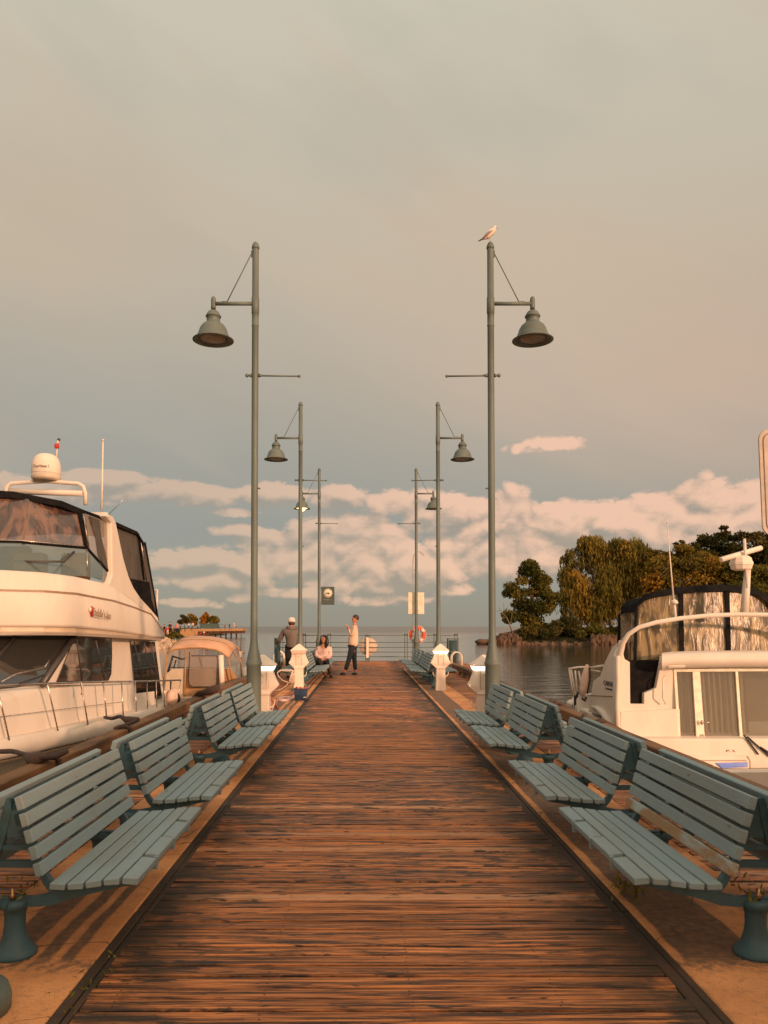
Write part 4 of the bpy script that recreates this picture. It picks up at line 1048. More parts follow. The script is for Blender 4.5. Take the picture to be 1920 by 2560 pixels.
mb = MB(); mb.use('rubber').tube([K(1860, 1838, 13.72), K(1896, 1886, 13.72)], .014, 6); mb.tube([K(1868, 1842, 13.72), K(1925, 1892, 13.72)], .016, 6); mb.tube([K(1900, 1868, 13.7), K(1960, 1905, 13.7)], .02, 6); mb.build('boat_hook', None, cc)
# lower front
mb = MB(); mb.use('white_gel').slab([K(1700, 1893, 13.8), K(2080, 1893, 13.8), K(2080, 2100, 13.6), K(1700, 2100, 13.6)], (0, .12, 0))
mb.slab([K(1700, 1889, 13.72), K(1866, 1889, 13.72), K(1872, 1900, 13.70), K(1876, 2060, 13.6), K(1700, 2060, 13.6)], (0, .1, 0))
mb.build('lower_front', None, cc, bevel=.02)
mb = MB(); mb.tube([K(1868, 1890, 13.71), K(1875, 1902, 13.69), K(1877, 1990, 13.64)], .009, 5); mb.tube([K(1704, 1902, 13.69), K(1866, 1901, 13.69)], .006, 5); mb.tube([K(1880, 1912, 13.79), K(2070, 1912, 13.79)], .007, 5); mb.build('panel_seam', 'moulding', cc)
mb = MB(); mb.tube([K(1812, 1884, 13.78), K(1818, 1876, 13.74), K(1834, 1876, 13.74), K(1840, 1884, 13.78)], .012, 6); mb.build('cleat', 'steel', cc)
mb = MB(); mb.slab([K(1790, 1908, 13.68), K(1869, 1906, 13.68), K(1869, 1917, 13.67), K(1806, 1921, 13.67)], (0, .02, 0)); mb.build('blue_light_strip', 'blue_strip', cc)
# canvas enclosure
EY = 14.9
def C(px, py, y=EY): return at(px, py, y) - cc.location
topc = [(1578, 1535), (1592, 1512), (1612, 1497), (1645, 1488), (1690, 1481), (1745, 1476), (1800, 1474), (1850, 1476), (1890, 1484), (1915, 1502), (1935, 1530)]
botc = [(1578, 1655), (1592, 1655), (1612, 1650), (1645, 1642), (1690, 1640), (1745, 1639), (1800, 1639), (1850, 1639), (1890, 1639), (1925, 1640), (1960, 1640)]
def ydep(px): return EY - .35 * math.cos((px - 1765) / 190 * 1.2)
mb = MB(); mb.loft([[C(px, py, ydep(px)) for px, py in botc], [C(px, py, ydep(px) + .1) for px, py in topc]], smooth=True); cur = mb.build('front_curtain', 'gold_vinyl', cc)
for (a, b_, w) in (((1588, 1512), (1584, 1652), 7), ((1697, 1482), (1700, 1640), 11), ((1813, 1476), (1817, 1640), 11), ((1925, 1510), (1948, 1640), 9)):
    mb = MB(); mb.slab([C(a[0], a[1], ydep(a[0]) + .05), C(a[0] + w, a[1], ydep(a[0]) + .05), C(b_[0] + w, b_[1], ydep(b_[0]) - .04), C(b_[0], b_[1], ydep(b_[0]) - .04)], (0, .02, 0)); mb.build('curtain_strap', 'black_canvas', cur)
topo = [(1583, 1520), (1596, 1500), (1612, 1486), (1645, 1476), (1690, 1468), (1745, 1463), (1800, 1461), (1850, 1464), (1888, 1471), (1915, 1486), (1938, 1516)]
mb = MB(); mb.use('black_canvas'); fr0 = [C(px, py, ydep(px) + .05) for px, py in topc]; fr0 = [p + Vector((0, -.05, -.03)) for p in fr0]; fr1 = [C(px, py, ydep(px) + .08) for px, py in topo]
bk = [Vector(((p.x - .35) * .86 + .35 + .25, p.y + .9, p.z - .01)) for p in fr1]; bk2 = [p + Vector((0, .8, -.3)) for p in bk]
mb.loft([fr0, fr1, bk, bk2], smooth=True); mb.build('canopy', None, cc)
mb = MB(); mb.use('black_canvas'); a0 = [C(1548, 1536, 16.6), C(1553, 1516, 16.6), C(1566, 1502, 16.6), C(1590, 1496, 16.6)]; a1 = [C(1551, 1545, 16.6), C(1556, 1527, 16.6), C(1568, 1522, 16.6), C(1590, 1518, 16.6)]
mb.loft([a1, a0, [p + Vector((.25, -1.0, .08)) for p in a0]], smooth=True); mb.tube([C(1549, 1535, 16.6), C(1546, 1620, 16.6)], .03, 6); mb.build('aft_canopy', None, cc)
mb = MB(); mb.slab([C(1551, 1525, 16.55), C(1585, 1518, 16.55), C(1583, 1600, 16.55), C(1553, 1612, 16.55)], (0, .01, 0)); mb.build('aft_curtain', 'thin_vinyl', cc)
# arch
ap = [(1550, 1720, 14.1), (1549, 1680, 14.05), (1549, 1640, 14.0), (1557, 1607, 13.9), (1572, 1585, 13.8), (1598, 1568, 13.75), (1640, 1556, 13.7), (1700, 1546, 13.7), (1770, 1539, 13.7), (1845, 1536, 13.7), (1920, 1537, 13.7), (2000, 1545, 13.75), (2060, 1560, 13.85), (2090, 1600, 14.0), (2100, 1660, 14.2)]
mb = MB(); mb.tube([K(*p) for p in ap], [.07, .065, .058, .050] + [.040] * 8 + [.058, .075, .1], 10); mb.build('arch', 'white_gel', cc)
mb = MB(); mb.tube([K(1861, 1532, 13.9), K(1869, 1422, 13.9)], [.075, .055], 10); mb.build('radar_mast', 'white_gel', cc)
mb = MB(); rc = K(1853, 1408, 13.9); mb.lathe([(.10, -.13), (.17, -.11), (.19, -.04), (.20, -.035), (.20, .02), (.185, .03), (.17, .09), (.12, .13), (.06, .14), (.06, .19)], rc, 10, smooth=False); rd = mb.build('radar_unit', 'white_plastic', cc, bevel=.008)
mb = MB(); a, b_ = K(1803, 1399, 13.75), K(1902, 1370, 14.05); mb.tube([a - (b_ - a).normalized() * .01, a, b_, b_ + (b_ - a).normalized() * .01], [.03, .048, .048, .03], 10); mb.build('scanner_bar', 'white_plastic', rd)
mb = MB(); mb.tube([K(1868, 1470, 13.8), K(1864, 1400, 13.8), K(1861, 1347, 13.8)], [.016, .026, .026], 8); mb.use('instrument') if False else None; mb.build('radar_antenna', 'white_metal', cc)
mb = MB(); mb.tube([K(1684, 1502, 13.8), K(1678, 1430, 13.8), K(1668, 1310, 13.8)], [.018, .012, .007], 8); mb.lathe([(.05, 0), (.07, .02), (.05, .06), (.0, .09)], K(1686, 1510, 13.75), 12); mb.tube([K(1686, 1510, 13.75), K(1689, 1545, 13.72)], .025, 8); mb.ball(K(1668, 1307, 13.8), .016, 6); mb.build('whip_antenna', 'white_metal', cc)
# stern rails and fender
for a, b_ in (((1423, 1673), (1434, 1745)), ((1428, 1674), (1439, 1742)), ((1438, 1676), (1442, 1728)), ((1447, 1678), (1453, 1714))):
    mb = MB(); mb.tube([K(*a, 17.2), K(*b_, 17.2)], .018, 8); mb.build('stanchion', 'white_metal', cc)
mb = MB()
mb.tube([K(1421, 1672, 17.2), K(1445, 1668, 17.2), K(1472, 1667, 17.2)], .02, 8); mb.build('stern_rail', 'white_metal', cc); mb = MB(); mb.tube([K(1476, 1669, 16.4), K(1508, 1664, 16.0)], .022, 8); mb.tube([K(1478, 1675, 16.4), K(1500, 1679, 16.0)], .014, 8)
mb.tube([K(1434, 1745, 17.2), K(1428, 1765, 17.0)], .03, 8)
mb.build('stern_rail', 'white_metal', cc)
mb = MB(); mb.tube([K(1467, 1661, 16.2), K(1468, 1668, 16.2), K(1465, 1690, 16.2), K(1459, 1720, 16.2), K(1456, 1736, 16.2), K(1458, 1742, 16.2)], [.02, .06, .095, .085, .07, .02], 12); fd = mb.build('fender', 'pale_rubber', cc)
mb = MB(); mb.tube([K(1474, 1668, 16.1), K(1475, 1700, 16.1), K(1468, 1735, 16.1)], .02, 6); mb.tube([K(1455, 1745, 16.1), K(1462, 1752, 16.1), K(1465, 1742, 16.1)], .03, 6); mb.build('fender_line', 'rope_dark', fd)
mb = MB(); mb.loft([[K(1441, 1748, 16.6), K(1448, 1738, 16.6), K(1476, 1738, 16.2)], [K(1440, 1800, 16.6), K(1446, 1810, 16.4), K(1478, 1850, 16.0)]]); mb.slab([K(1446, 1738, 16.6), K(1478, 1736, 16.2), K(1478, 1870, 16.2), K(1440, 1850, 16.6)], (.1, .3, 0)); mb.build('swim_platform', 'white_gel', cc)
mb = MB(); mb.slab([K(1434, 1742, 16.9), K(1448, 1728, 16.9), K(1446, 1800, 16.9), K(1436, 1790, 16.9)], (.04, .05, 0)); mb.build('mat', 'rubber', cc)
# ------------------------------------------------------------------ trees and shores
import numpy as np
def leafmat(name, c0, c1, c2, tr=.35):
    m = bpy.data.materials.new(name); m.use_nodes = True
    E.nt = nt = m.node_tree; nt.nodes.clear()
    a = nt.nodes.new('ShaderNodeAttribute'); a.attribute_name = 'pc'
    s = nt.nodes.new('ShaderNodeSeparateColor'); nt.links.new(a.outputs[0], s.inputs[0]); r = E(s.outputs[0])
    c = mixc(sstep(r, .0, .55), (*c0, 1), (*c1, 1)); c = mixc(sstep(r, .5, 1.0), c, (*c2, 1))
    d = nt.nodes.new('ShaderNodeBsdfDiffuse'); t = nt.nodes.new('ShaderNodeBsdfTranslucent'); x = nt.nodes.new('ShaderNodeMixShader'); x.inputs[0].default_value = tr
    nt.links.new(c, d.inputs[0]); nt.links.new(c, t.inputs[0]); nt.links.new(d.outputs[0], x.inputs[1]); nt.links.new(t.outputs[0], x.inputs[2])
    o = nt.nodes.new('ShaderNodeOutputMaterial'); nt.links.new(x.outputs[0], o.inputs[0]); MATS[name] = m
leafmat('leaf_green', (.05, .055, .015), (.12, .11, .026), (.24, .17, .035))
leafmat('leaf_willow', (.09, .085, .024), (.21, .165, .036), (.42, .25, .048))
leafmat('leaf_orange', (.11, .09, .022), (.24, .165, .032), (.42, .22, .038))
leafmat('leaf_dark', (.035, .038, .014), (.075, .07, .022), (.15, .105, .03))
leafmat('leaf_flame', (.20, .09, .015), (.38, .16, .02), (.50, .20, .03))
leafmat('weed_leaf', (.10, .09, .02), (.20, .17, .03), (.35, .26, .05))
RS = np.random.RandomState(4)
def leafobj(name, cen, ulen, wlen, mat, parent, colr, down=0.0):
    n = len(cen); u = RS.normal(size=(n, 3)); u[:, 2] -= down; u /= np.linalg.norm(u, axis=1)[:, None]
    w = np.cross(u, RS.normal(size=(n, 3))); w /= np.linalg.norm(w, axis=1)[:, None]
    ul = (ulen * RS.uniform(.6, 1.4, n))[:, None]; wl_ = (wlen * RS.uniform(.6, 1.4, n))[:, None]
    v = np.stack([cen - u * ul, cen + w * wl_, cen + u * ul, cen - w * wl_], 1).reshape(-1, 3)
    me = bpy.data.meshes.new(name); me.vertices.add(4 * n); me.vertices.foreach_set('co', v.ravel())
    me.loops.add(4 * n); me.loops.foreach_set('vertex_index', np.arange(4 * n)); me.polygons.add(n)
    me.polygons.foreach_set('loop_start', np.arange(0, 4 * n, 4)); me.polygons.foreach_set('loop_total', np.full(n, 4)); me.update(calc_edges=True)
    a = me.color_attributes.new('pc', 'FLOAT_COLOR', 'POINT'); c4 = np.zeros((4 * n, 4)); c4[:, 0] = np.repeat(colr, 4); c4[:, 3] = 1
    a.data.foreach_set('color', c4.ravel()); me.materials.append(M[mat])
    o = bpy.data.objects.new(name, me); link(o); o.parent = parent; return o
def tree(name, label, Y, base, blobs, mat, group, cat='tree', leaf=.20, dens=1.0, willow=False, sp=.78, limbs=True):
    s = Y / FPX; b = at(base[0], base[1], Y)
    t = thing(name, label, cat, b, 0, group); C, K_ = [], []
    for (px, py, rx, ry) in blobs:
        c = np.array(at(px, py, Y + RS.uniform(-.35, .35) * rx * s)) - np.array(b); r = np.array([rx * s, rx * s * .8, ry * s])
        n = int(rx * ry * dens * 3.4 * (.2 / leaf) ** 2 * .55) + 30
        # sub-clumps give the outline its lumps
        m = max(5, int(math.sqrt(rx * ry) / 5)); d = RS.normal(size=(m, 3)); d /= np.linalg.norm(d, axis=1)[:, None]
        cc = c + d * r * RS.uniform(.35, .92, (m, 1)); ch = RS.uniform(0, 1, m)
        k = RS.randint(0, m, n); q = RS.normal(size=(n, 3)); q /= np.linalg.norm(q, axis=1)[:, None]
        rr = (RS.uniform(0, 1, (n, 1)) ** .45) * RS.uniform(.40, .58, (m, 1))[k]
        P = cc[k] + q * rr * np.array([r[0] + r[2]] * 3) * .55 * np.array([1.15, 1.15, .75])
        if willow:
            f = RS.uniform(0, 1, n) < .7; col_ = np.round(P[:, 0] / .5); hsh = np.abs(np.sin(col_ * 12.9898 + np.round(P[:, 1] / 2.5) * 4.1 + px) * 43758.5) % 1.0
            drop = RS.uniform(0, 1, n) * (.15 + hsh ** 1.6 * 1.1) * (4.6 if ry > 30 else 3.2)
            P[f, 0] = col_[f] * .5 + RS.normal(size=f.sum()) * .07
            P[f, 2] -= drop[f]
        C.append(P); K_.append(np.clip(ch[k] * sp + RS.uniform(0, 1 - sp, n), 0, 1))
    C = np.concatenate(C); K_ = np.concatenate(K_); ok = C[:, 2] > -.2; C = C[ok]; K_ = K_[ok]
    crown = leafobj('crown', C, leaf * (1.5 if willow else 1), leaf * (.34 if willow else .55), mat, t, K_, down=(3.0 if willow else .2))
    mb = MB(); top = np.array(at(blobs[0][0], blobs[0][1], Y)) - np.array(b); h = top[2]
    mid = Vector((top[0] * .25, 0, h * .35)); mb.tube([(0, 0, -.4), (0, 0, .0), mid * .6, mid, Vector(top) * .8], [h * .045, h * .036, h * .028, h * .022, h * .008], 8)
    for (px, py, rx, ry) in blobs[1::2]:
        e = Vector(at(px, py, Y)) - b; st_ = mid * RS.uniform(.5, 1.05); mb.tube([st_, st_.lerp(e, .5) + Vector((0, 0, .06 * h)), e], [h * .016, h * .009, h * .003], 6)
    if limbs: mb.build('trunk', 'bark', t)
    else: mb.bm.free()
    return t
GI = 'trees on the wooded point'
tree('broadleaf_tree', 'loose dark green tree at the left tip of the wooded point', 118, (1335, 1594),
     [(1328, 1416, 24, 16), (1318, 1436, 40, 26), (1352, 1446, 34, 26), (1285, 1480, 30, 28), (1345, 1475, 38, 32), (1300, 1525, 42, 38), (1350, 1535, 42, 45), (1378, 1492, 26, 34), (1275, 1550, 26, 24), (1320, 1570, 60, 20)], 'leaf_green', GI, dens=1.15, leaf=.24)
tree('willow_tree', 'big golden weeping willow rising highest near the left of the wooded point', 124, (1500, 1598),
     [(1505, 1352, 50, 16), (1458, 1362, 40, 20), (1570, 1360, 42, 20), (1420, 1388, 22, 16), (1500, 1385, 60, 26), (1580, 1392, 52, 32), (1618, 1400, 20, 24), (1450, 1440, 48, 40), (1520, 1440, 62, 50), (1590, 1440, 46, 50), (1425, 1490, 26, 40), (1470, 1510, 46, 50), (1545, 1510, 50, 50), (1600, 1510, 36, 50)], 'leaf_willow', GI, dens=1.7, leaf=.26, willow=True)
tree('broadleaf_tree', 'olive and orange rounded tree directly right of the big willow', 121, (1660, 1600),
     [(1640, 1392, 36, 18), (1690, 1400, 46, 24), (1650, 1430, 56, 44), (1630, 1490, 44, 54), (1690, 1480, 60, 54), (1650, 1560, 60, 40)], 'leaf_orange', GI, dens=1.2, leaf=.26)
tree('broadleaf_tree', 'orange-tinted tree behind the whip antenna of the cabin cruiser', 119, (1740, 1600),
     [(1725, 1385, 40, 20), (1770, 1400, 46, 26), (1745, 1430, 56, 44), (1790, 1440, 50, 44), (1750, 1500, 70, 54)], 'leaf_orange', GI, dens=1.2, leaf=.26)
tree('broadleaf_tree', 'dark tall tree rising behind the orange trees left of the radar scanner', 138, (1790, 1598),
     [(1700, 1362, 18, 10), (1775, 1352, 34, 16), (1735, 1372, 36, 14), (1812, 1342, 26, 16), (1815, 1372, 60, 30), (1780, 1400, 60, 30)], 'leaf_dark', GI, dens=1.0, leaf=.30, limbs=True)
tree('broadleaf_tree', 'dark ragged tree at the right edge behind the radar scanner', 136, (1880, 1598),
     [(1812, 1326, 16, 10), (1845, 1342, 24, 14), (1880, 1340, 30, 16), (1915, 1352, 34, 24), (1880, 1375, 60, 34), (1930, 1420, 60, 60), (1860, 1440, 50, 40)], 'leaf_dark', GI, dens=1.05, leaf=.30)
tree('broadleaf_tree', 'olive bushy tree seen below the radar scanner at the right edge', 117, (1860, 1600),
     [(1830, 1425, 46, 22), (1880, 1435, 46, 26), (1910, 1450, 40, 30), (1850, 1470, 66, 44), (1920, 1500, 60, 60)], 'leaf_green', GI, dens=1.2, leaf=.26)
tree('broadleaf_tree', 'shrub with dark foliage growing at the water under the willow', 113, (1420, 1600),
     [(1400, 1560, 36, 24), (1440, 1575, 40, 18), (1380, 1580, 30, 14)], 'leaf_dark', GI, dens=1.3, leaf=.22)
tree('broadleaf_tree', 'dark shrub on the shore below the right half of the willow', 114, (1590, 1600),
     [(1560, 1572, 36, 22), (1600, 1560, 34, 32), (1530, 1580, 26, 12)], 'leaf_dark', GI, dens=1.3, leaf=.22)
tree('broadleaf_tree', 'low dark shrub on the rocks under the left tree of the point', 112, (1320, 1600), [(1300, 1585, 30, 10), (1330, 1582, 34, 12), (1360, 1585, 26, 12)], 'leaf_dark', GI, dens=1.6, leaf=.20, limbs=False)
tree('broadleaf_tree', 'low olive shrub on the shore directly below the willow trunk', 112, (1490, 1600), [(1470, 1582, 30, 12), (1500, 1576, 32, 16), (1520, 1584, 20, 10)], 'leaf_green', GI, dens=1.6, leaf=.20, limbs=False)
tree('broadleaf_tree', 'small reddish bush between the willow and the cruiser canopy', 112, (1560, 1510),
     [(1556, 1492, 12, 8), (1565, 1498, 12, 10)], 'leaf_flame', GI, dens=2.0, leaf=.18, limbs=False) if False else None
tw = thing('bare_branch', 'bare grey branch leaning over the rocks at the left tip of the point', 'branch', at(1284, 1585, 116))
mb = MB(); o_ = tw.location
def tb_(a, b_, r0, r1): mb.tube([at(*a, 116) - o_, at((a[0] + b_[0]) / 2 + 1, (a[1] + b_[1]) / 2 + 2, 116) - o_, at(*b_, 116) - o_], [r0, (r0 + r1) / 2, r1], 5)
tb_((1284, 1590), (1268, 1545), .16, .08); tb_((1268, 1545), (1246, 1518), .08, .03); tb_((1268, 1545), (1250, 1540), .05, .02); tb_((1260, 1532), (1258, 1505), .05, .02); tb_((1252, 1525), (1240, 1528), .03, .015); tb_((1275, 1560), (1280, 1530), .06, .02); tb_((1262, 1534), (1270, 1512), .04, .015)
mb.build('branches', 'bare_twig', tw)

# ground of the point
def ground(name, xs, y0, y1, hfun, mat, nx=90, ny=26):
    mb = MB(); rows = []
    for j in range(ny + 1):
        t = j / ny; k_ = 1 + .55 * t * (1 if xs[0] > 0 else 0); rows.append([(x * k_, y0 + (y1 - y0) * t, hfun(x, t)) for x in [xs[0] + (xs[1] - xs[0]) * i / nx for i in range(nx + 1)]])
    mb.loft(rows, smooth=False); return tag(mb.build(name, mat), kind='structure')
from mathutils import noise as mno
xa = at(1222, 1600, 114).x; xb = 95
ground('wooded_point_ground', (xa, xb), 108, 175, lambda x, t: -1.6 + 2.6 * min(1, t * 9) * min(1, (x - xa) / 5 + .15) + .5 * mno.noise(Vector((x * .5, t * 20, 0))) * (1 if t > .02 else 0), 'soil')
def boulders(name, label, spans, mat, n, seed):
    """heaped shore rocks, too many to count"""
    rnd = random.Random(seed); mb = MB()
    for _ in range(n):
        (pa, pb, Ya, Yb, za, zb_, sz) = spans[rnd.randrange(len(spans))]
        t = rnd.random(); Yd = Ya + (Yb - Ya) * rnd.random(); x = (pa + (pb - pa) * t - CX) / FPX * Yd
        s_ = sz * rnd.uniform(.5, 1.3)
        n0 = len(mb.bm.verts); tt = bmesh.new(); bmesh.ops.create_icosphere(tt, subdivisions=1, radius=s_)
        sc_ = (rnd.uniform(.8, 1.7), rnd.uniform(.8, 1.4), rnd.uniform(.5, .9)); rot = Euler((rnd.uniform(0, 3), rnd.uniform(-.4, .4), rnd.uniform(0, 6)))
        for v in tt.verts:
            v.co = rot.to_matrix() @ Vector((v.co.x * sc_[0], v.co.y * sc_[1], v.co.z * sc_[2])) * rnd.uniform(.8, 1.15) + Vector((x, Yd, za + (zb_ - za) * rnd.random() ** 1.5))
        tt.verts.index_update(); vm = [mb.bm.verts.new(v.co) for v in tt.verts]
        for f in tt.faces: mb.bm.faces.new([vm[v.index] for v in f.verts])
        tt.free()
    return tag(mb.build(name, mat), label, None, None, 'stuff')
boulders('shore_rocks', 'brown rocks heaped along the shore of the wooded point', [(1236, 1300, 108, 112, -1.2, .0, .38), (1290, 1560, 107, 111, -1.3, -.8, .32), (1480, 1540, 106, 109, -1.1, .2, .40), (1250, 1290, 109, 112, -.9, .4, .36), (1540, 1800, 107, 110, -1.1, .0, .36)], 'rock', 1100, 3)
rk = thing('low_rock', 'dark low rock awash left of the wooded point', 'rock', at(1207, 1603, 110))
mb = MB(); rnd = random.Random(9)
mb.ball((0, 0, -.1), 1.0, 8, (1.15, .8, .42)); mb.ball((1.1, 0, -.3), .7, 8, (1.2, .8, .4)); 
for v in mb.bm.verts: v.co += Vector((rnd.uniform(-.08, .08),) * 3)
mb.build('rock_mass', 'rock', rk)

# far shore on the left with the fishing pier
ground('far_shore_ground', (-66, -41), 100, 230, lambda x, t: -1.4 + 2.2 * min(1, t * 8) * min(1, (-41 - x) / 4 + .1) + .5 * mno.noise(Vector((x * .5, t * 30, 3))), 'soil', 40, 30)
boulders('shore_rocks', 'pale rocks piled on the far left shore behind the yacht stern', [(385, 435, 92, 97, -1.2, -.3, .6), (375, 420, 88, 94, -1.3, -.6, .6)], 'rock_pale', 130, 5)
GF = 'trees on the far left shore'
tree('broadleaf_tree', 'brownish thin tree, leftmost of the far left shore trees', 185, (462, 1570), [(456, 1540, 8, 5), (462, 1548, 12, 9), (452, 1555, 8, 8)], 'leaf_dark', GF, dens=5, leaf=.3)
tree('broadleaf_tree', 'brown-orange tree left of the flame-orange one on the far shore', 186, (480, 1570), [(479, 1540, 8, 5), (482, 1546, 11, 9), (474, 1553, 10, 9), (486, 1556, 9, 8)], 'leaf_orange', GF, dens=4, leaf=.3)
tree('broadleaf_tree', 'flame-orange autumn tree on the far left shore', 184, (515, 1571), [(515, 1536, 6, 5), (514, 1543, 12, 8), (508, 1548, 9, 7), (522, 1549, 9, 7), (512, 1556, 14, 9)], 'leaf_flame', GF, dens=4, leaf=.3)
tree('broadleaf_tree', 'round green tree at the right end of the far left shore trees', 183, (534, 1571), [(534, 1545, 9, 6), (530, 1551, 10, 8), (541, 1553, 9, 8), (535, 1560, 14, 9)], 'leaf_green', GF, dens=5, leaf=.3)
tree('broadleaf_tree', 'green shrub on the far left shore beside the people', 96, (436, 1596), [(432, 1586, 10, 6), (444, 1590, 10, 6), (425, 1594, 10, 5)], 'leaf_green', GF, dens=6, leaf=.14, limbs=False)
fp_ = thing('fishing_pier', 'ochre timber fishing pier standing out from the far left shore', 'pier', at(548, 1590, 180))
def F(px, py, y=180): return at(px, py, y) - fp_.location
mb = MB(); mb.slab([F(452, 1572.5), F(606, 1571.5), F(606, 1577), F(452, 1579)], (0, 7, 0)); mb.build('deck', 'tan_inside', fp_)
mb = MB(); mb.slab([F(490, 1578.5, 180.5), F(605, 1577, 180.5), F(605, 1583.5, 180.5), F(490, 1585, 180.5)], (0, 5, 0)); un = mb.build('underside', 'timber_dark', fp_)
for k in range(26):
    mb = MB(); mb.slab([F(494 + k * 4.3, 1577.5, 180.2), F(495.6 + k * 4.3, 1577.5, 180.2), F(495.6 + k * 4.3, 1582.6, 180.2), F(494 + k * 4.3, 1582.6, 180.2)], (0, .2, 0)); mb.build('rib', 'timber', un)
mb = MB(); mb.slab([F(450, 1573, 179.8), F(494, 1573, 179.8), F(494, 1592, 179.8), F(450, 1592, 179.8)], (0, 4, 0)); mb.build('abutment', 'tan_inside', fp_)
mb = MB(); mb.slab([F(494, 1586.5, 178), F(523, 1586.5, 178), F(523, 1588.5, 178), F(494, 1588.5, 178)], (0, 2, 0)); mb.build('lower_landing', 'timber_dark', fp_)
mb = MB()
for x_ in range(500, 604, 13): mb.tube([F(x_, 1583, 182), F(x_, 1594, 182)], .2, 6)
mb.build('pile', 'timber_dark', fp_)
mb = MB(); mb.slab([F(499, 1559, 181), F(548, 1559, 181), F(548, 1571, 181), F(499, 1571, 181)], (0, .1, 0)); mb.build('fence_mesh', 'green_mesh', fp_)
mb = MB(); mb.tube([F(548, 1560, 181), F(604, 1566, 181)], .05, 4); mb.build('handrail', 'steel', fp_)

# ------------------------------------------------------------------ people
def small_person(label, px, py, hpx, Y, top, leg, sit=False, cap=None, skinm='skin'):
    t = thing('person', label, 'person', at(px, py, Y), random.Random(px).uniform(-1.5, 1.5), 'people on the far left shore')
    h = hpx * Y / FPX; k = h / 1.7; rnd = random.Random(int(px * 7)); a = rnd.uniform(-.12, .12)
    hz = .88 if not sit else .45
    P = lambda *p: Vector(p) * k
    pts = [P(0, 0, hz), P(a * .3, 0, hz + .25), P(a * .5, 0, hz + .5), P(a * .6, 0, hz + .6), P(a * .7, -.01, hz + .72), P(a * .7, 0, hz + .82)]
    ed = [(0, 1), (1, 2), (2, 3), (3, 4), (4, 5)]; rd = [.12, .12, .09, .055, .09, .07]
    for s in (1, -1):
        i = len(pts)
        if sit: leg_ = [P(.09 * s, 0, hz - .02), P(.10 * s, -.38, hz), P(.10 * s, -.40, .06), P(.10 * s, -.5, .04)]
        else: leg_ = [P(.09 * s, 0, hz - .08), P(.11 * s, -.03, .45), P(.12 * s, .03, .07), P(.12 * s, -.10, .04)]
        pts += leg_; ed += [(0, i), (i, i + 1), (i + 1, i + 2), (i + 2, i + 3)]; rd += [.09, .06, .045, .04]
        i = len(pts); pts += [P(.19 * s, 0, hz + .46), P(.24 * s, -.04, hz + .20), P(.20 * s, -.16, hz + .05), P(.19 * s, -.22, hz + .02)]; ed += [(2, i), (i, i + 1), (i + 1, i + 2), (i + 2, i + 3)]; rd += [.06, .045, .035, .03]
    skin('body', pts, ed, [r * k for r in rd], skinm, t)
    idx = [0, 1, 2]; tp = [pts[i] for i in (0, 1, 2)] + [pts[10], pts[11], pts[12], pts[18], pts[19], pts[20]]
    skin('top', tp, [(0, 1), (1, 2), (2, 3), (3, 4), (4, 5), (2, 6), (6, 7), (7, 8)], [r * k for r in (.15, .16, .12, .08, .06, .05, .08, .06, .05)], top, t)
    tl = [pts[0], pts[6], pts[7], pts[8], pts[14], pts[15], pts[16]]
    skin('trousers', tl, [(0, 1), (1, 2), (2, 3), (0, 4), (4, 5), (5, 6)], [r * k for r in (.15, .11, .08, .06, .11, .08, .06)], leg, t)
    mb = MB(); mb.ball(pts[5] + P(0, .01, .02), .10 * k, 6, (1, 1.05, .85)); mb.build('hair' if not cap else 'hat', cap or 'hair_dark', t)
    return t
small_person('person in dark top and coral skirt, nearest the yacht stern on the far shore', 411, 1586, 24, 105, 'black_cloth', 'coral_cloth')
small_person('person in a red jacket bending on the far left shore beside the yacht', 419, 1587, 22, 104, 'red_cloth', 'pink_cloth')
small_person('person in black standing behind the red jacket on the far left shore', 425, 1582, 26, 108, 'black_cloth', 'black_cloth')
small_person('person in pale clothes between the black-clad and coral-topped people on the far shore', 431, 1584, 20, 107, 'tan_inside', 'grey_cloth', cap='green_cloth')
small_person('person in a coral top and black trousers on the far left shore', 442, 1586, 29, 105, 'coral_cloth', 'black_cloth')
small_person('dark-clothed person at the right of the far left shore group', 451, 1577, 16, 140, 'black_cloth', 'black_cloth')
small_person('person in a white top under the far shore trees, left of two', 472, 1572, 15, 176, 'white_cloth', 'black_cloth')
small_person('person in a white top under the far shore trees, right of two', 482, 1572, 16, 176, 'white_cloth', 'grey_cloth')
small_person('dark figure crouching on the fishing pier beside the green mesh fence', 494, 1572, 11, 177, 'black_cloth', 'black_cloth', sit=True)
small_person('person seated in a red chair on the low landing of the fishing pier', 503, 1587, 14, 177, 'red_cloth', 'red_cloth', sit=True)
small_person('person in pink seated beside the red chair on the low landing', 510, 1587, 14, 177, 'pink_cloth', 'red_cloth', sit=True)
small_person('brown-clothed person standing alone on the middle of the fishing pier', 562, 1571, 12, 178, 'grey_cloth', 'timber_dark')
small_person('dark-clothed person on the fishing pier left of the pink one', 574, 1571, 13, 178, 'black_cloth', 'black_cloth')
small_person('person in pale pink standing near the end of the fishing pier', 585, 1571, 17, 178, 'pink_cloth', 'pink_cloth')
small_person('dark-clothed person last in line on the end of the fishing pier', 590, 1571, 10, 178, 'black_cloth', 'black_cloth')

